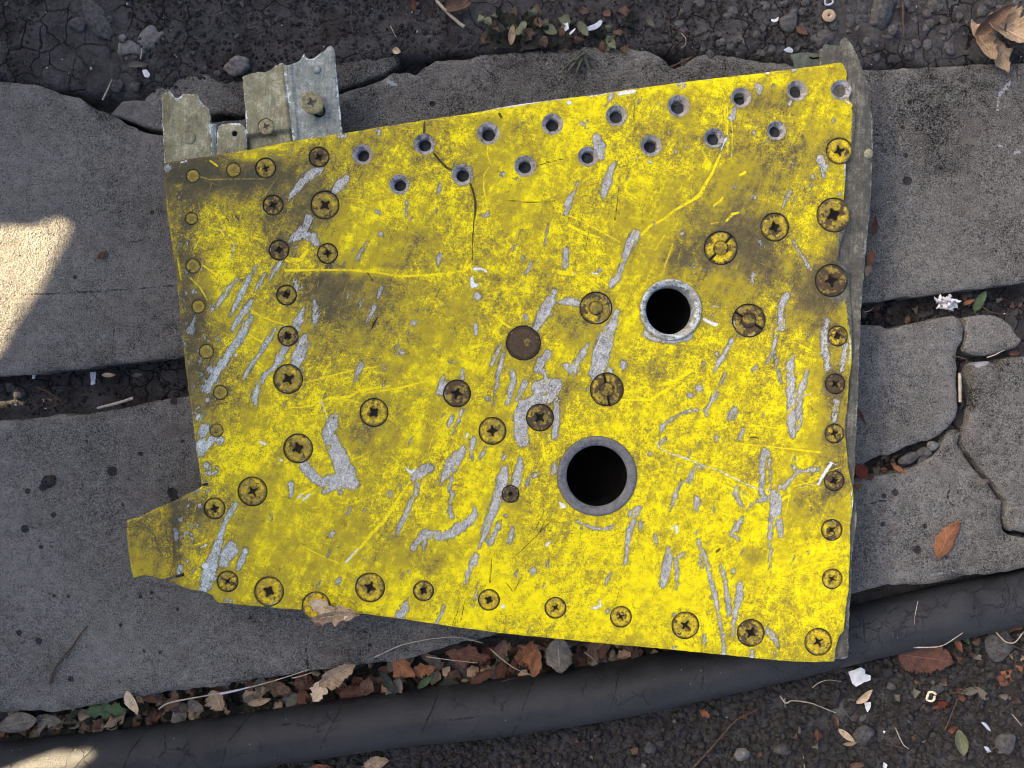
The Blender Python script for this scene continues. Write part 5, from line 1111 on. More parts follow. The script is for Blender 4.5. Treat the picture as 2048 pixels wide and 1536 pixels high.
def add_leaf(px, py, L, Wd, ang, kind, z, label, tilt=(0, 0), cat="leaf", group=None, name="dry_leaf", stalk=0, **k):
    me = leaf_mesh(L, Wd, **k)
    me.materials.append(LEAF[kind])
    o = bpy.data.objects.new(name, me); link(o)
    o.location = W(px, py, z); o.rotation_euler = (tilt[0], tilt[1], math.radians(ang))
    md = o.modifiers.new("thickness", 'SOLIDIFY'); md.thickness = 0.00018
    tag(o, label, cat, group)
    if stalk:
        e0 = -L / 2 * S
        tm = tube_mesh("stalk", [(e0 + 0.004, 0, 0.0008), (e0 - stalk * S * .5, 0.001, 0.0016), (e0 - stalk * S, 0.0005, 0.001)], [0.0005, 0.0004, 0.0003], 6)
        obj("stalk", tm, TWIG, o)
    return o
GL = "dry leaves and leaf scraps"
D_ = -0.016     # litter level beside the hose
leaves = [
 # x, y, length, width, angle, kind, z, label, extras
 (1895, 1078, 92, 40, 60, 'orange', 0.002, "saw-edged orange-brown leaf lying alone on the cracked slab right of the panel", dict(serr=0.22, curl=-0.18, bend=0.12, seed=1)),
 (1852, 1316, 122, 74, -8, 'rust', -0.008, "large broken brown leaf leaning against the hose below the panel's corner", dict(serr=0.2, curl=0.1, bend=0.05, seed=2, ragged=0.25, tilt=(0.25, 0))),
 (2022, 1350, 62, 44, 40, 'orange', -0.014, "orange fan-shaped leaf scrap on loose soil at the right frame edge", dict(ragged=0.5, seed=3, curl=-0.2)),
 (2033, 1312, 32, 20, -10, 'tan', -0.014, "small tan leaf scrap above the orange fan-shaped one", dict(ragged=0.6, seed=4)),
 (1916, 1289, 34, 15, -65, 'orange', -0.012, "narrow orange leaf strip just under the hose", dict(ragged=0.6, seed=5)),
 (1930, 1276, 36, 12, -55, 'green', -0.012, "dark green leaf strip beside the narrow orange strip", dict(seed=6)),
 (1948, 1262, 60, 22, 12, 'rust', -0.010, "reddish leaf half tucked under the hose near the right edge", dict(seed=7, curl=0.6)),
 (2015, 1252, 80, 30, 8, 'rust', -0.012, "brown leaf pressed under the hose at the far right", dict(seed=8, ragged=0.4)),
 (1942, 1380, 42, 18, 10, 'ash', -0.013, "greyish green leaf with a long bare stalk on the loose soil", dict(seed=9, curl=0.5, stalk=66)),
 (1922, 1484, 64, 24, -75, 'olive', -0.012, "curled pale green leaf standing on edge in the loose soil", dict(seed=10, curl=0.9, tilt=(0.3, 0.1))),
 (1906, 1458, 18, 14, 20, 'orange', -0.014, "tiny orange scrap touching the curled green leaf", dict(seed=11, ragged=0.5)),
 (1884, 1408, 26, 18, 4, 'red', -0.014, "small dark red triangular leaf scrap beside the pale ring", dict(seed=12, ragged=0.6)),
 (1410, 1428, 26, 15, -40, 'orange', -0.013, "orange leaf chip lying on soil just below the hose", dict(seed=13, ragged=0.6)),
 (1692, 1470, 46, 13, -38, 'beige', -0.013, "folded pale bud scale in the middle of the loose soil", dict(seed=14, curl=0.9)),
 (1700, 1486, 30, 9, 8, 'tan', -0.013, "thin tan husk under the folded bud scale", dict(seed=15, curl=0.9)),
 (1672, 1442, 30, 10, -80, 'brown', -0.013, "brown curled husk joined to the fine root", dict(seed=16, curl=1.0)),
 (1728, 1392, 46, 15, 42, 'beige', -0.011, "pale split seed pod next to the square white scrap", dict(seed=17, curl=0.9, serr=0)),
 (1712, 1533, 34, 24, 20, 'brown', -0.013, "brown leaf scrap at the bottom edge below the flat stone", dict(seed=18, ragged=0.6)),
 (752, 1526, 60, 30, 12, 'tan', -0.012, "tan leaf at the bottom edge just under the hose", dict(seed=19, ragged=0.5)),
 (640, 1534, 48, 12, 4, 'orange', -0.012, "orange leaf edge peeping out beneath the hose at the bottom", dict(seed=20, ragged=0.6)),
 (1068, 1590, 5, 5, 0, 'tan', -0.012, None, None),
 # litter between slab and hose
 (38, 1446, 84, 44, 12, 'ash', -0.003, "broad grey-beige leaf at the left edge between slab and hose", dict(seed=21, curl=-0.3, serr=0.04)),
 (98, 1440, 62, 30, -5, 'ash', -0.008, "crinkled tan leaf next to the broad grey-beige one", dict(seed=22, ragged=0.7, curl=0.6)),
 (214, 1420, 92, 34, 3, 'green', -0.005, "green holly-like leaf in the gap between slab and hose", dict(seed=23, lobes=0.28, serr=0.3, curl=-0.2)),
 (147, 1428, 50, 12, 40, 'dark', -0.010, "narrow dark leaf left of the green holly-like one", dict(seed=24)),
 (266, 1404, 56, 26, -68, 'beige', 0.001, "pale beige leaf standing against the slab edge", dict(seed=25, curl=0.5, tilt=(0.2, 0.1))),
 (300, 1390, 50, 20, -42, 'rust', -0.006, "reddish brown rolled leaf right of the pale beige one", dict(seed=26, curl=1.0)),
 (435, 1400, 50, 36, -60, 'tan', -0.005, "fan-ribbed tan leaf in the litter by the hose", dict(seed=27, serr=0.3, fold=0.3)),
 (345, 1406, 46, 26, 20, 'brown', -0.013, "brown leaf under the long pale straw", dict(seed=28, ragged=0.5)),
 (392, 1412, 40, 26, -30, 'ash', -0.012, "dull grey leaf scrap beside the fan-ribbed leaf", dict(seed=29, ragged=0.4)),
 (520, 1402, 52, 16, 12, 'tan', -0.007, "slender tan pod-like leaf along the top of the hose", dict(seed=30, curl=0.8, serr=0)),
 (560, 1374, 56, 26, -20, 'brown', -0.012, "brown leaf below the pale straw, next to the slab", dict(seed=31, ragged=0.6)),
 (676, 1348, 96, 40, 32, 'tan', 0.004, "wavy pale leaf rising from the litter over the slab edge", dict(seed=32, ragged=0.35, curl=0.5, tilt=(0.15, -0.15), serr=0.12)),
 (640, 1378, 56, 30, 60, 'beige', -0.004, "beige crumpled end under the wavy pale leaf", dict(seed=33, ragged=0.7)),
 (706, 1386, 60, 30, 5, 'rust', -0.010, "rusty leaf beneath the wavy pale leaf", dict(seed=34, ragged=0.4, curl=-0.6)),
 (735, 1372, 40, 30, 80, 'brown', -0.010, "mottled brown leaf between the wavy and the dark green ones", dict(seed=35, ragged=0.4)),
 (776, 1364, 64, 18, -58, 'dark', -0.007, "dark green slender leaf crossing the litter", dict(seed=36)),
 (790, 1378, 56, 34, 65, 'ash', -0.010, "grey oval leaf against the hose", dict(seed=37, serr=0.1)),
 (806, 1334, 62, 38, -40, 'orange', -0.005, "bright rusty leaf left of the group of shards", dict(seed=38, ragged=0.6, serr=0.05)),
 (846, 1340, 54, 30, 10, 'orange', -0.008, "orange angular shard in the litter under the panel", dict(seed=39, ragged=0.8)),
 (852, 1362, 46, 15, 40, 'green', -0.009, "small dark green leaf under the orange angular shard", dict(seed=40)),
 (936, 1310, 92, 46, -8, 'rust', -0.006, "wide reddish brown leaf breaking into crumbs below the panel", dict(seed=41, ragged=0.8)),
 (1003, 1300, 48, 30, 70, 'brown', -0.003, "pinkish brown leaf with pale stalk near the panel edge", dict(seed=42, ragged=0.4, stalk=30)),
 (1054, 1306, 56, 40, 60, 'orange', -0.003, "ragged orange leaf in the shade of the panel edge", dict(seed=43, ragged=0.9)),
 (1072, 1326, 58, 24, 78, 'orange', 0.001, "upright orange-brown strip beside the mottled beige leaf", dict(seed=44, serr=0.0, ragged=0.3)),
 (1118, 1308, 76, 58, 95, 'ash', 0.001, "large mottled beige leaf tucked under the panel", dict(seed=45, ragged=0.25, serr=0.2, curl=-0.3)),
 (1184, 1298, 46, 22, 80, 'brown', -0.006, "brown leaf right of the mottled beige one", dict(seed=46, ragged=0.4)),
 (1205, 1302, 36, 20, 70, 'rust', -0.006, "small rosy leaf hanging from the panel's shade", dict(seed=47, ragged=0.4)),
 (966, 1352, 60, 24, 30, 'rust', -0.010, "rusty scrap in the litter by the hose", dict(seed=48, ragged=0.7)),
 (900, 1370, 50, 30, 0, 'dark', -0.012, "blackened leaf at the hose's upper side", dict(seed=49, ragged=0.5)),
 (1010, 1366, 56, 16, 20, 'ash', -0.010, "grey rolled leaf lying along the hose", dict(seed=50, curl=0.9)),
 # around the panel's right side
 (1722, 942, 30, 34, 40, 'red', 0.003, "dark red leaf poking out from under the panel's right side", dict(seed=51, serr=0)),
 (1741, 955, 18, 10, 30, 'brown', 0.003, "small brown curl attached to the dark red leaf", dict(seed=52, ragged=0.5)),
 (1716, 972, 24, 9, 12, 'orange', 0.002, "sliver of orange leaf below the dark red leaf", dict(seed=53)),
 (1748, 452, 42, 11, 82, 'rust', 0.004, "narrow rust-coloured leaf beside the panel on the upper slab", dict(seed=54, curl=0.8)),
 (1740, 516, 34, 17, 80, 'orange', 0.004, "orange leaf scrap touching the panel's right edge", dict(seed=55, ragged=0.4)),
 (1735, 540, 26, 14, 70, 'tan', 0.004, "pale leaf scrap under the orange one at the panel's edge", dict(seed=56, ragged=0.5)),
 (1722, 832, 46, 7, -62, 'rust', 0.002, "thin curved brown leaf edge on the slab near the lower screws", dict(seed=57, curl=0.6)),
 (1959, 602, 54, 20, 58, 'green', -0.006, "dark green leaf lying in the gap between the right slabs", dict(seed=58)),
 (1937, 604, 28, 9, 22, 'orange', -0.003, "orange leaf tip over the dark green leaf", dict(seed=59)),
 (1796, 937, 36, 9, -38, 'orange', -0.002, "twisted orange scrap in the crack between broken slabs", dict(seed=60, ragged=0.6)),
 (1768, 938, 12, 8, 0, 'orange', -0.004, "orange crumb left of the twisted scrap", dict(seed=61, ragged=0.6)),
 (2029, 706, 24, 10, 8, 'rust', 0.002, "rosy leaf chip on the small broken slab at the right", dict(seed=62)),
 (1964, 964, 32, 12, 20, 'ash', 0.001, "greyish pink folded scrap in the crack at the right", dict(seed=63, ragged=0.5)),
 # top soil
 (916, 12, 62, 34, 15, 'brown', 0.003, "curled brown leaf at the top edge with a pale stick", dict(seed=64, curl=0.9)),
 (828, 12, 26, 13, -80, 'rust', 0.001, "small dark red leaf scrap at the top edge", dict(seed=65, ragged=0.5)),
 (1024, 70, 44, 15, 84, 'tan', 0.003, "narrow tan leaf standing in the weeds near the slab", dict(seed=66, curl=0.6)),
 (1048, 80, 18, 11, 60, 'ash', 0.002, "little grey-tan leaf right of the narrow tan one", dict(seed=67)),
 (1166, 58, 38, 18, -55, 'olive', 0.003, "olive leaf beside the pale blue scraps", dict(seed=68)),
 (1100, 60, 34, 22, -30, 'olive', 0.002, "dull olive leaf left of the white-blue scrap", dict(seed=69)),
 (1222, 86, 32, 18, -60, 'olive', 0.002, "pale green three-cornered leaf near the slab edge", dict(seed=70, ragged=0.5)),
 (1301, 46, 22, 12, -50, 'ash', 0.002, "small greyish green leaf alone on the dark soil", dict(seed=71)),
 (1480, 76, 30, 12, -55, 'ash', 0.002, "grey twisted scrap on the crumbly soil, upper right", dict(seed=72, ragged=0.6)),
 (1603, 62, 28, 18, -40, 'brown', 0.001, "brown folded scrap among the stones, upper right", dict(seed=73, ragged=0.3)),
 (1070, 92, 60, 14, 10, 'dark', 0.001, "blackish leaf flat on the soil by the weeds", dict(seed=74)),
 (1000, 88, 44, 16, -20, 'dark', 0.001, "dark green weed leaf next to the narrow tan leaf", dict(seed=75)),
 (276, 130, 44, 12, 3, 'ash', 0.002, "grey-brown curl above the bright white chip, upper left", dict(seed=76, curl=0.8)),
 (218, 750, 30, 10, 0, 'beige', -0.015, "pale leaf flake in the gap by the panel's left side", dict(seed=77)),
 (275, 750, 26, 8, 5, 'ash', -0.015, "faint grey flake right of the pale one in the left gap", dict(seed=78)),
 (193, 125, 12, 12, 0, 'olive', 0.002, None, None),
 (793, 102, 18, 14, -15, 'beige', 0.002, "round yellowish petal on the soil near the tall bracket", dict(seed=80, serr=0)),
 (205, 510, 22, 14, 40, 'brown', 0.0016, "small pinkish scrap on the upper slab left of the panel", dict(seed=81, ragged=0.4)),
]
for t in leaves:
    if t[7] is None: continue
    x, y, L_, W_, a, kd, z, lb, k = t
    add_leaf(x, y, L_, W_, a, kd, z, lb, group=GL, **k)
# crumpled leaf, upper right: three curled lobes of one leaf
cl = empty("crumpled_leaf", W(1998, 75, 0.004)); tag(cl, "large crumpled tan leaf curled up on the soil at the upper right", "leaf", GL)
for nm, (x, y, L_, W_, a, kd, z, k) in (("blade", (2016, 60, 96, 84, -40, 'tan', 0.012, dict(seed=90, ragged=0.45, curl=0.5, bend=0.2))), ("blade", (1986, 40, 92, 30, 40, 'brown', 0.015, dict(seed=91, ragged=0.4, curl=0.9))), ("blade", (1966, 82, 100, 34, 112, 'tan', 0.007, dict(seed=92, ragged=0.6, curl=0.6))), ("blade", (2000, 112, 74, 34, -62, 'tan', 0.005, dict(seed=93, ragged=0.55, curl=0.4)))):
    me = leaf_mesh(L_, W_, **k); me.materials.append(LEAF[kd])
    o = link(bpy.data.objects.new(nm, me), cl)
    lx, ly, lz = W(x, y, z); o.location = (lx - cl.location.x, ly - cl.location.y, lz - cl.location.z)
    o.rotation_euler = (0.25 * math.sin(x), 0.2 * math.cos(y), math.radians(a))
    md = o.modifiers.new("thickness", 'SOLIDIFY'); md.thickness = 0.0002
rib_ = tube_mesh("midrib", [(0.0015, 0.0085, 0.006), (-0.001, 0.001, 0.008), (0.0035, -0.007, 0.006), (0.017, -0.013, 0.003)], [0.0006, 0.0009, 0.0008, 0.0003], 6)
obj("midrib", rib_, TWIG, cl)
# torn leaf lying over the panel's lower edge
pl = empty("torn_leaf", W(668, 1228, ZP)); tag(pl, "torn beige leaf caught on the lower edge of the yellow panel, half over a screw", "leaf", GL)
for (x, y, L_, W_, a, kd, z, k) in ((648, 1216, 58, 34, -28, 'beige', ZP + 0.002, dict(seed=95, ragged=0.5, curl=0.35, serr=0)), (672, 1232, 98, 24, 9, 'tan', ZP + 0.0035, dict(seed=96, ragged=0.5, curl=0.8, serr=0)), (694, 1222, 52, 18, -14, 'beige', ZP + 0.003, dict(seed=97, ragged=0.7, curl=0.5)), (645, 1238, 40, 18, 24, 'tan', ZP + 0.001, dict(seed=98, ragged=0.5, curl=0.5))):
    me = leaf_mesh(L_, W_, **k); me.materials.append(LEAF[kd])
    o = link(bpy.data.objects.new("blade", me), pl)
    lx, ly, lz = W(x, y, z); o.location = (lx - pl.location.x, ly - pl.location.y, lz - pl.location.z); o.rotation_euler = (0.12, -0.08, math.radians(a))
    md = o.modifiers.new("thickness", 'SOLIDIFY'); md.thickness = 0.0002

# uncountable leaf litter filling the gap by the hose
def litter(name, n, box, cond, zf, seed, kinds, lo, hi):
    rs = np.random.RandomState(seed); made = 0
    per = {k: ([], [], [], []) for k in kinds}
    protos = [leaf_mesh(40.0, 28.0, serr=0, curl=rs.uniform(-1, 1), bend=rs.uniform(-.4, .4), seed=int(rs.randint(500)), ragged=0.9, nu=7, nv=5) for _ in range(12)]
    base = []
    for p in protos:
        a = np.empty(len(p.vertices) * 3); p.vertices.foreach_get("co", a); a = a.reshape(-1, 3) / S / 40
        a[:, 2] = (a[:, 2] - a[:, 2].mean()) * 0.8
        base.append(a)
    q = np.empty(len(protos[0].loops), dtype=np.int32); protos[0].loops.foreach_get("vertex_index", q)
    nvp = len(base[0]); lu = np.empty(nvp, dtype=np.float32); protos[0].attributes["lu"].data.foreach_get("value", lu)
    lv = np.empty(nvp, dtype=np.float32); protos[0].attributes["lv"].data.foreach_get("value", lv)
    while made < n:
        x, y = rs.uniform(box[0], box[2]), rs.uniform(box[1], box[3])
        if not cond(x, y): continue
        k = kinds[rs.randint(len(kinds))]; V, Fq, U_, V_ = per[k]
        Ls = rs.uniform(lo, hi); b = base[rs.randint(12)] * Ls
        R = Matrix.Rotation(rs.uniform(0, 6.283), 3, 'Z') @ Matrix.Rotation(rs.uniform(-.5, .5), 3, 'X') @ Matrix.Rotation(rs.uniform(-.4, .4), 3, 'Y')
        b = b @ np.array(R).T * S
        z = float(zf(np.array([x]), np.array([y]))[0]) + 0.001 + rs.uniform(0, 0.006)
        wx, wy, _ = W(x, y, z); b = b + np.array([wx, wy, z])
        Fq.append(q + sum(len(v) for v in V)); V.append(b); U_.append(lu); V_.append(lv); made += 1
    root = empty(name, (0, 0, 0)); tag(root, kind="stuff")
    for k in kinds:
        V, Fq, U_, V_ = per[k]
        if not V: continue
        me = mesh_np("scraps", np.concatenate(V), np.concatenate(Fq), np.full(len(np.concatenate(Fq)) // 4, 4), None, dict(lu=np.concatenate(U_), lv=np.concatenate(V_)))
        me.materials.append(LEAF[k]); o = link(bpy.data.objects.new("scraps", me), root); o["kind"] = "stuff"
hose_top = lambda x: np.interp(x, hx, hy) - 56
litter("leaf_litter", 620, (-20, 1240, 1330, 1470), lambda x, y: line_y(x, BOTLINE) - 4 < y < hose_top(x) + 14, soil_z, 300, ['brown', 'rust', 'ash', 'dark', 'dark', 'tan'], 14, 44)
litter("soil_litter", 90, (1000, 1250, 2080, 1560), lambda x, y: y > np.interp(x, hx, hy) + 56 and rs.random() < (0.25 + 0.75 * (x > 1780 and y < 1420)), soil_z, 301, ['brown', 'dark', 'rust', 'ash'], 7, 24)
litter("weed_litter", 90, (960, 20, 1260, 112), lambda x, y: y < line_y(x, TOPLINE) + 2, soil_z, 302, ['dark', 'olive', 'dark', 'brown'], 10, 30)
litter("crack_litter", 60, (1700, 590, 2060, 950), lambda x, y: (abs(y - line_y(x, MIDLINE)) < 24) or (1750 < x < 1880 and 880 < y < 945), soil_z, 303, ['dark', 'brown', 'ash'], 8, 22)

# ------------------------------------------------------------------ straws, twigs and roots
def strand(name, pts, r0, mat, label, cat, group, z=None, r1=None, wob=0.0):
    P = []; n = len(pts)
    for i in range(n - 1):
        for k in range(5):
            t = k / 5; a, b = pts[i], pts[i + 1]
            P.append([a[0] * (1 - t) + b[0] * t, a[1] * (1 - t) + b[1] * t, (a[2] * (1 - t) + b[2] * t)])
    P.append(list(pts[-1])); P = np.array(P, float)
    if len(P) > 6:
        Q = P.copy()
        for _ in range(3): Q[1:-1] = (Q[:-2] + Q[1:-1] * 2 + Q[2:]) / 4
        P = Q
    rr = np.linspace(r0, r1 if r1 is not None else r0 * 0.5, len(P)) * S
    c = np.array(W(P[0, 0], P[0, 1], P[0, 2] / 1000))
    V = [np.array(W(x, y, z_ / 1000)) - c for x, y, z_ in P]
    me = tube_mesh(name, V, rr, 6, True, 0.25, len(pts))
    o = obj(name, me, mat); o.location = c
    tag(o, label, cat, group); return o
GS = "straws and twigs on the ground"
strand("straw", [(318, 1418, -6), (335, 1405, 0), (420, 1390, 2), (500, 1375, 3), (560, 1358, 3), (618, 1339, 3)], 2.0, STRAW, "longest pale straw slanting over the litter left of the wavy leaf", "straw", GS)
strand("straw", [(440, 1388, 3), (470, 1382, 3), (500, 1374, 4)], 2.6, FOIL, "short bluish stem lying against the longest pale straw", "straw", GS)
strand("straw", [(584, 1356, 2), (600, 1353, 2), (624, 1345, 2)], 1.6, STRAW, "short pale stick just below the end of the longest straw", "straw", GS)
strand("straw", [(748, 1315, 1), (800, 1290, 3), (850, 1279, 3), (912, 1272, 4), (965, 1286, 2)], 1.7, STRAW, "bent pale straw on the slab under the panel's lower edge", "straw", GS)
strand("straw", [(852, 1313, 2), (900, 1320, 3), (956, 1326, 1)], 1.3, STRAW, "thin straight straw over the wide reddish leaf", "straw", GS)
strand("straw", [(980, 1297, 5), (1003, 1318, 4), (1030, 1338, 2), (1066, 1352, -2)], 1.5, STRAW, "thin stalk running from the pinkish leaf to the hose", "straw", GS)
strand("straw", [(1168, 1304, 1), (1185, 1316, 1), (1195, 1330, 0)], 1.0, STRAW, "fine hair-like straw right of the mottled beige leaf", "straw", GS)
strand("straw", [(1828, 1295, 9), (1870, 1295, 9), (1890, 1290, 9), (1925, 1266, 8)], 1.6, STRAW, "golden straw stem lying across the large broken leaf and the hose", "straw", GS)
strand("straw", [(1836, 1202, 10), (1830, 1230, 10), (1828, 1252, 8)], 0.9, STRAW, "hair-thin fibre on top of the hose at the right", "fibre", GS)
strand("root", [(1560, 1392, -12), (1572, 1408, -11), (1582, 1400, -11), (1620, 1405, -11), (1645, 1415, -11), (1672, 1426, -12)], 2.0, STRAW, "pale wiry root on the soil left of the white scrap", "root", GS)
strand("root", [(1570, 1396, -12), (1570, 1415, -12)], 1.2, STRAW, "short side root hanging from the pale wiry root", "root", GS)
strand("root", [(1624, 1376, -10), (1636, 1366, -10), (1655, 1359, -10), (1683, 1363, -11)], 1.3, STRAW, "thin arched root close below the hose", "root", GS)
strand("twig", [(1382, 1540, -11), (1420, 1500, -10), (1460, 1452, -10), (1475, 1438, -10), (1520, 1416, -11)], 2.2, TWIG, "reddish brown curved twig on the loose soil", "twig", GS)
strand("twig", [(1890, 1460, -11), (1902, 1430, -10), (1918, 1392, -9)], 1.8, TWIG, "slim dark stem leading down from the greyish green leaf", "twig", GS)
strand("twig", [(1790, 1454, -12), (1806, 1490, -11), (1818, 1498, -11)], 1.6, STRAW, "small grey twig in the middle of the loose soil", "twig", GS)
strand("twig", [(1770, 1488, -12), (1795, 1492, -12), (1812, 1500, -12)], 1.8, TWIG, "brown stub crossing the small grey twig", "twig", GS)
strand("root", [(1980, 1500, -11), (1990, 1495, -11), (2010, 1494, -11), (2026, 1496, -11)], 1.5, TWIG, "fine brown root near the lower right corner", "root", GS)
strand("root", [(1990, 1262, -6), (2010, 1285, -6), (2030, 1287, -6), (2048, 1262, -6), (2060, 1262, -6)], 1.8, STRAW, "pale looping root beside the hose at the right edge", "root", GS)
strand("root", [(1960, 1250, -6), (1990, 1262, -6), (2020, 1290, -7), (2060, 1305, -8)], 2.2, TWIG, "dark forked root under the pale looping root", "root", GS)
strand("twig", [(1616, 1560, -12), (1608, 1530, -12), (1606, 1510, -12)], 1.3, STRAW, "pale splinter at the bottom edge of the soil", "twig", GS)
strand("twig", [(2024, 1428, -11), (2044, 1452, -11)], 1.3, STRAW, "pale splinter at the right edge of the soil", "twig", GS)
strand("root", [(100, 1368, 1.6), (108, 1340, 1.6), (122, 1318, 2), (148, 1290, 2), (158, 1272, 2), (175, 1252, 1.6)], 2.4, TWIG, "brown rootlet stretched over the lower left slab", "root", GS, r1=1.4)
strand("twig", [(195, 816, 1), (228, 808, 3), (255, 800, 4), (266, 796, 3)], 2.6, STRAW, "pale stick resting on the slab edge in the left gap", "twig", GS, r1=3.4)
strand("twig", [(72, 773, -14), (95, 783, -13), (115, 796, -13), (132, 814, -14)], 2.2, TWIG, "bent reddish stem in the dark gap at the left", "twig", GS)
strand("twig", [(205, 200, -1), (216, 178, 1), (224, 158, 2)], 2.2, STRAW, "forked straw stub on the soil near the upper left crack", "twig", GS)
strand("straw", [(281, 118, 1), (283, 106, 1), (284, 96, 1)], 1.6, STRAW, "tiny upright straw bit on the pale clod, upper left", "straw", GS)
strand("straw", [(348, 108, 0), (356, 117, 0)], 1.2, STRAW, "tiny slanting straw bit right of the pale clod", "straw", GS)
strand("straw", [(781, 52, 0), (786, 62, 1), (792, 74, 0)], 1.4, STRAW, "short white straw on the bare soil above the panel", "straw", GS)
strand("stick", [(872, 0, 3), (888, 18, 3), (905, 35, 3), (928, 54, 2)], 3.2, STRAW, "pale stick poking out from under the curled brown leaf", "stick", GS, r1=4)
strand("twig", [(1340, 135, 3), (1360, 126, 4), (1384, 114, 4)], 2.6, TWIG, "dark stick bridging the notch in the upper slab", "twig", GS)
strand("root", [(1322, 36, 0), (1350, 55, 1), (1380, 75, 1), (1400, 84, 0)], 1.3, TWIG, "dark rootlet on the soil above the slab", "root", GS)
strand("root", [(1806, 0, 1), (1806, 40, 1), (1808, 70, 0)], 2.2, TWIG, "straight dark root running up to the top edge", "root", GS)
strand("root", [(1362, 66, 1), (1372, 76, 2), (1372, 90, 2), (1362, 96, 1)], 1.0, STRAW, "small pale hook of root right of the weeds", "root", GS)
strand("twig", [(1903, 712, 1), (1920, 714, 2), (1937, 720, 2), (1924, 736, 2)], 1.6, TWIG, "bent grey twig lying where three slab pieces meet", "twig", GS)
strand("straw", [(1974, 715, 2), (1990, 710, 3), (2008, 700, 3)], 1.6, STRAW, "curved yellowish straw on the small broken slab", "straw", GS)
strand("stick", [(1919, 746, -2), (1920, 775, -1), (1920, 804, -2)], 3.6, STRAW, "pale flat stick wedged upright in the crack at the right", "stick", GS, r1=3)
strand("straw", [(1728, 624, -6), (1740, 622, -4), (1747, 615, -3)], 1.3, STRAW, "thin pale curl by the panel edge in the right gap", "straw", GS)
strand("straw", [(61, 942, 1.4), (66, 955, 1.4)], 0.9, STRAW, "hair-thin pale fibre on the lower left slab", "fibre", GS)
strand("root", [(1963, 612, -5), (1980, 625, -4), (2005, 628, -4), (2015, 632, -4)], 1.4, TWIG, "loose root loop in the right gap beyond the green leaf", "root", GS)
for i, (x, y) in enumerate([(1158, 132), (1172, 140), (1180, 128)]):
    pass
wd = empty("withered_weed", W(1165, 110, 0)); tag(wd, "small withered weed flopped over the upper slab edge", "weed")
rs = random.Random(8)
for i in range(9):
    a = math.radians(rs.uniform(200, 340)); L_ = rs.uniform(25, 55)
    x0, y0 = 1168 + rs.uniform(-8, 8), 105 + rs.uniform(-6, 10)
    p = [W(x0, y0, 0.003), W(x0 + math.cos(a) * L_ * .5, y0 - math.sin(a) * L_ * .5, 0.006), W(x0 + math.cos(a) * L_, y0 - math.sin(a) * L_, 0.002)]
    p = [tuple(Vector(q_) - wd.location) for q_ in p]
    obj("stem", tube_mesh("stem", p, [0.0008, 0.0011, 0.0005], 6), LEAF['dark'], wd)

# ------------------------------------------------------------------ scraps, stones
def scrap(name, poly, z, mat, label, cat, group=None, thick=0.0006, curl=0.0, seed=0, step=1.6):
    xs = [p[0] for p in poly]; ys = [p[1] for p in poly]
    cxp, cyp = sum(xs) / len(xs), sum(ys) / len(ys)
    X1 = np.arange(min(xs) - 4, max(xs) + 6, step); Y1 = np.arange(min(ys) - 4, max(ys) + 6, step)
    X, Y = np.meshgrid(X1, Y1); F = sd_poly(X, Y, poly) + fbm(X, Y, 6, 2, seed + 60) * 1.0
    F[0] = F[-1] = 3; F[:, 0] = F[:, -1] = 3
    zz = z + fbm(X, Y, 14, 2, seed + 61) * 0.0012 + curl * ((X - cxp) ** 2 + (Y - cyp) ** 2) * S
    c = W(cxp, cyp, z)
    def pos(X, Y):
        a, b, _ = W(X, Y, zz); return a - c[0], b - c[1], zz - c[2]
    o = obj(name, sheet(name, X1, Y1, F, pos, {}, thick=thick), mat); o.location = c
    tag(o, label, cat, group)
GP = "scraps of litter on the soil"
scrap("paper_scrap", [(1697, 1344), (1722, 1335), (1730, 1340), (1730, 1348), (1742, 1352), (1741, 1360), (1730, 1364), (1713, 1373), (1705, 1368)], -0.008, PAPER, "square white scrap with a torn corner on the loose soil below the hose", "paper scrap", GP, seed=1)
scrap("shell_chip", [(1729, 1405), (1742, 1404), (1741, 1415), (1735, 1426), (1732, 1418)], -0.010, PAPER, "small white pointed chip beneath the seed pod", "chip", GP, seed=2)
scrap("shell_chip", [(1766, 1396 + 66), (1772, 1462), (1768, 1468)], -0.010, PAPER, "tiny white chip right of the dark flat stone", "chip", GP, seed=3)
scrap("foil_scrap", [(1962, 1444), (1972, 1446), (1982, 1462), (1976, 1460)], -0.010, FOIL, "narrow silvery scrap above the pair at the lower right", "scrap", GP, seed=4)
scrap("foil_scrap", [(1966, 1492), (1976, 1494), (1983, 1504), (1974, 1502)], -0.010, FOIL, "narrow silvery scrap left of the small round pebble", "scrap", GP, seed=5)
scrap("shell_chip", [(1545, 1345), (1552, 1342), (1549, 1354)], -0.010, PAPER, "white sliver close under the hose", "chip", GP, seed=6)
scrap("shell_chip", [(1768, 1524), (1775, 1530), (1772, 1540), (1766, 1534)], -0.010, PAPER, "white sliver at the bottom edge", "chip", GP, seed=7)
scrap("foil_scrap", [(1172, 55), (1190, 48), (1200, 40), (1206, 42), (1200, 52), (1188, 60), (1175, 61)], 0.003, FOIL, "curved pale blue scrap lying in the weeds at the top", "scrap", GP, seed=8)
scrap("foil_scrap", [(1126, 44), (1136, 44), (1138, 58), (1130, 63)], 0.003, PAPER, "upright white-blue scrap in the weeds", "scrap", GP, seed=9)
scrap("foil_scrap", [(1138, 66), (1150, 56), (1152, 58), (1140, 70)], 0.003, PAPER, "thin white splinter between the two pale blue scraps", "scrap", GP, seed=10)
scrap("shell_chip", [(1542, 36), (1548, 40), (1556, 34), (1558, 33), (1556, 41), (1548, 44), (1543, 41)], 0.003, PAPER, "white V-shaped chip on the dark soil, upper right", "chip", GP, seed=11)
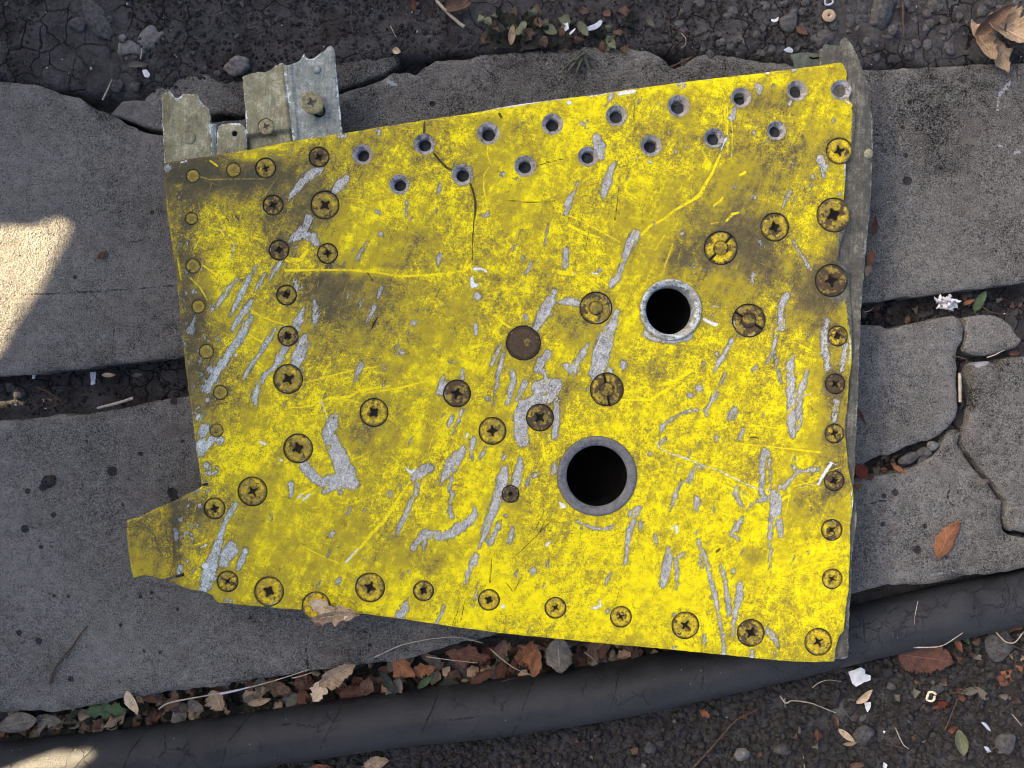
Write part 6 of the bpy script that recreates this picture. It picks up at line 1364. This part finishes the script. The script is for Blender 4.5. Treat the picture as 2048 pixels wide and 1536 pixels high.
scrap("foil_scrap", [(1567, 99), (1578, 94), (1586, 99), (1585, 105), (1574, 104)], 0.004, FOIL, "pale bluish chip beside the dark green gusset", "scrap", GP, seed=12)
scrap("shell_chip", [(284, 140), (294, 139), (301, 150), (296, 155), (288, 153)], 0.003, PAPER, "bright white chip on the soil, upper left", "chip", GP, seed=13)
scrap("shell_chip", [(65, 750 - 3), (71, 748), (69, 758), (64, 758)], -0.014, PAPER, "small white chip at the bottom of the left gap", "chip", GP, seed=14)
scrap("shell_chip", [(180, 744), (192, 744), (190, 768), (182, 770)], -0.015, FOIL, "mottled pale green flake in the left gap", "flake", GP, seed=15)
# washer-like seed and pale ring
ring = bpy.data.meshes.new("seed_husk")
def torus_like(name, R, r, n, mat, loc, label, cat, squash=1.0, tilt=(0, 0), arc=1.0):
    P = []
    for i in range(n + 1):
        a = 2 * math.pi * arc * i / n; P.append((math.cos(a) * R * S, math.sin(a) * R * S * squash, 0.0006 * math.sin(3 * a)))
    o = obj(name, tube_mesh(name, P, r * S, 8, True, 0.3, 3), mat); o.location = loc; o.rotation_euler = (*tilt, 0.4); tag(o, label, cat)
    return o
hm = lathe_mesh("seed_husk", [(2.2, -1), (2.6, 1.2), (7, 2.4), (13.5, 1.2), (14.5, -0.5), (13, -2)], 28)
o = obj("seed_husk", hm, LEAF['tan']); o.location = W(1658, 31, 0.003); o.scale = (S, S * 0.95, S); tag(o, "round beige husk with a dark hole in its middle on the soil", "seed husk")
torus_like("husk_ring", 11, 2.4, 26, LEAF['beige'], W(1862, 1393, -0.009), "pale curled ring of husk on the loose soil", "husk", 0.95, (0.25, 0.1), 0.92)
torus_like("husk_ring", 9, 2.2, 22, FOIL, W(1658, 2, 0.003), "grey ring at the top edge above the round beige husk", "ring", 0.9)
# fluffy white scrap in the right gap
fl_ = empty("fluff", W(1893, 606, 0)); tag(fl_, "crumpled white fluffy scrap stuck in the gap between the right slabs", "fluff")
rs = random.Random(12)
for i in range(60):
    a0 = rs.uniform(0, 6.283); r0 = rs.uniform(0, 13)
    p = []; x, y, z = 1893 + math.cos(a0) * r0 * 1.2, 604 + math.sin(a0) * r0 * 0.8, rs.uniform(-3, 5)
    a = rs.uniform(0, 6.283)
    for k in range(5):
        p.append(tuple(Vector(W(x, y, z / 1000)) - fl_.location)); a += rs.uniform(-1.6, 1.6); x += math.cos(a) * 4; y += math.sin(a) * 3.4; z += rs.uniform(-1, 1)
    obj("tuft", tube_mesh("tuft", p, [0.0002, 0.0009, 0.0012, 0.0008, 0.0002], 5), LEAF['fluff'], fl_)
def stone(px, py, r, z, label, mat=STONE, seed=0, flat=0.6, stretch=1.2, rot=0.0, name="stone", cat="stone", sub=3):
    base, Fc = ICO[sub]; rs = np.random.RandomState(seed)
    d = np.ones(len(base))
    for _ in range(7):                                   # planar facets
        n = rs.randn(3); n /= np.linalg.norm(n); h = rs.uniform(0.55, 0.85); k = base @ n; d = np.where(k * d > h, h / np.maximum(k, 1e-3), d)
    w = rs.randn(3, 3); d = d * (1 + 0.06 * np.sin(base @ w[0] * 5) + 0.05 * np.sin(base @ w[1] * 11) + 0.05 * np.sin(base @ w[2] * 17) + rs.uniform(-0.025, 0.025, len(base)))
    V = base * d[:, None] * np.array([stretch, 1.0, flat]) * r * S
    me = mesh_np(name, V, Fc.ravel(), np.full(len(Fc), 3)); o = obj(name, me, mat)
    o.location = W(px, py, z); o.rotation_euler = (0, 0, rot); tag(o, label, cat, "stones and clods")
stone(158, 48, 19, 0.001, "rounded rough stone on the soil near the top left corner", STONE, 1, 0.7, 1.05)
stone(186, 38, 30, -0.0005, "long flat dark stone slanting beside the rounded rough stone", STONE, 2, 0.35, 2.0, -0.95)
stone(216, 42, 12, 0.000, "little angular stone right of the long flat stone", STONE, 3, 0.6, 1.2)
stone(305, 72, 24, -0.001, "pale clod stretching up and to the right, upper left", STONE_P, 4, 0.4, 1.6, 0.7, "clod", "clod")
stone(265, 98, 22, -0.002, "lower pale clod with a whitish spot, upper left", STONE_P, 5, 0.4, 1.5, 0.1, "clod", "clod")
stone(472, 133, 23, 0.000, "rough grey clod just left of the olive brackets", STONE_P, 6, 0.6, 1.25, 0.3, "clod", "clod")
stone(245, 76, 9, 0.001, "small beige pebble left of the pale clods", STONE_P, 7)
stone(272, 173, 11, -0.001, "dark bluish pebble in the hollow near the upper left crack", STONE, 8)
stone(232, 172, 14, -0.002, "dark lump left of the bluish pebble", STONE, 9)
stone(1764, 22, 28, 0.000, "dark upright wedge of stone at the top right", STONE, 10, 0.5, 1.4, 1.3)
stone(1785, 60, 11, 0.001, "light brown pebble below the dark wedge", STONE, 11)
stone(1650, 78, 22, -0.001, "flat stone just above the dark green gusset", STONE, 12, 0.4, 1.5, 0.2)
stone(1577, 42, 24, -0.001, "dark flat stone right of the white V-shaped chip", STONE, 13, 0.4, 1.3, 0.6)
stone(1730, 1468, 24, -0.014, "dark flat stone lying in the loose soil near the bud scale", STONE, 14, 0.45, 1.2, 0.2)
stone(1565, 1498, 17, -0.0135, "grey pebble in the loose soil left of the curled husk", STONE, 15, 0.6)
stone(2012, 1484, 24, -0.013, "brown clod near the lower right corner", STONE, 16, 0.6, 1.1, 1.0, "clod", "clod")
stone(2000, 1290, 32, -0.013, "large dark stone beside the pale looping root", STONE, 17, 0.5, 1.3, 0.8)
stone(1690, 1420, 30, -0.016, "wide flat dark stone below the pale wiry root", STONE, 18, 0.3, 1.5, 0.1)
stone(1485, 1510, 15, -0.0135, "pale grey angular stone on the soil near the bottom", STONE_P, 19, 0.6)
stone(1300, 1495, 13, -0.0135, "grey angular stone left of the pale one near the bottom", STONE, 20, 0.6)
stone(1865, 892, 11, -0.004, "rounded pale pebble in the crack at the right", STONE_P, 21, 0.8)
stone(1848, 907, 14, -0.005, "smooth grey pebble left of the rounded pale one", STONE, 22, 0.7)
stone(1818, 918, 15, -0.006, "smooth oval pebble lying on the slab crack, lowest of three", STONE, 23, 0.6, 1.6, 0.2)
stone(1850, 920, 10, -0.006, "dark thin pebble under the smooth grey one", STONE, 24, 0.4, 1.8, 0.2)
stone(2001, 1504, 5, -0.012, "tiny round white pebble at the lower right", STONE_P, 25, 0.9, 1.0)
stone(36, 786, 16, -0.018, "dark pebble in the left gap by the frame edge", STONE, 26)
stone(20, 775, 12, -0.016, "smaller pebble above the dark one in the left gap", STONE, 27)
stone(98, 963, 13, 0.0005, "small black clod stuck on the lower left slab", CRUMB, 28, 0.4, 1.3, 0.8, "clod", "clod")
stone(1875, 1378, 12, -0.013, "grey-brown pebble above the pale ring", STONE, 29)
stone(1782, 40 + 1332, 9, -0.0135, "brown pebble between seed pod and ring", STONE, 30)
rs_ = np.random.RandomState(55)
n_ = 70
X_ = rs_.uniform(0, 1350, n_); Y_ = rs_.uniform(0, 150, n_)
m_ = above(X_, Y_); tag(scatter("small_stones", np.stack([X_[m_], Y_[m_]], 1), rs_.uniform(2, 7, m_.sum()), soil_z, STONE, 56, 3, flat=0.5, sink=0.35), kind="stuff")
n_ = 140
X_ = rs_.uniform(1350, 2060, n_); Y_ = rs_.uniform(-10, 120, n_)
tag(scatter("small_stones", np.stack([X_, Y_], 1), rs_.uniform(2, 10, n_) , soil_z, STONE, 57, 3, flat=0.5, sink=0.35), kind="stuff")

# ------------------------------------------------------------------ unseen wall added to keep the sun off; two holes shaped to the sun patches
XWALL = -1.10
def to_wall(px, py, z):
    gx_, gy_, _ = W(px, py, z); t = (XWALL - gx_) / SUN_L.x
    return gy_ + t * SUN_L.y, z + t * SUN_L.z
hole1 = [to_wall(*p) for p in ((-160, 470, 0), (-60, 452, 0), (0, 455, 0), (40, 450, 0), (80, 455, 0), (108, 440, 0), (176, 434, 0), (156, 480, 0), (128, 530, 0), (112, 570, 0), (75, 625, 0), (50, 668, 0), (22, 715, 0), (0, 740, 0), (-60, 760, 0), (-200, 770, 0))]
hole2 = [to_wall(*p) for p in ((52, 1505, .008), (70, 1490, .008), (85, 1484, .008), (100, 1486, .008), (112, 1497, .008), (135, 1493, .008), (160, 1492, .008), (196, 1500, .008), (204, 1506, .008), (190, 1530, .008), (170, 1570, .006), (120, 1600, 0), (30, 1560, .0))]
y1 = np.arange(-1.6, 1.9, 0.0035); z1 = np.arange(-0.05, 1.05, 0.0035)
YY, ZZ = np.meshgrid(y1, z1)
Fw = np.maximum(np.maximum(-1.5 - YY, YY - 1.8), np.maximum(-0.04 - ZZ, ZZ - 0.98))
for h in (hole1, hole2): Fw = np.maximum(Fw, -sd_poly(YY, ZZ, h))
Fw[0] = Fw[-1] = 0.1; Fw[:, 0] = Fw[:, -1] = 0.1
wm = sheet("added_shade_wall", y1, z1, Fw * 100, lambda a, b: (a, -b, 0 * a), {}, thick=0.012)
wo_ = obj("added_shade_wall", wm, WALLM); wo_["kind"] = "structure"
# local (y, -z, 0) -> world: x = XWALL, y = a, z = b ; the thickness points away from the sun
wo_.matrix_world = Matrix(((0, 0, 1, XWALL), (1, 0, 0, 0), (0, -1, 0, 0), (0, 0, 0, 1)))
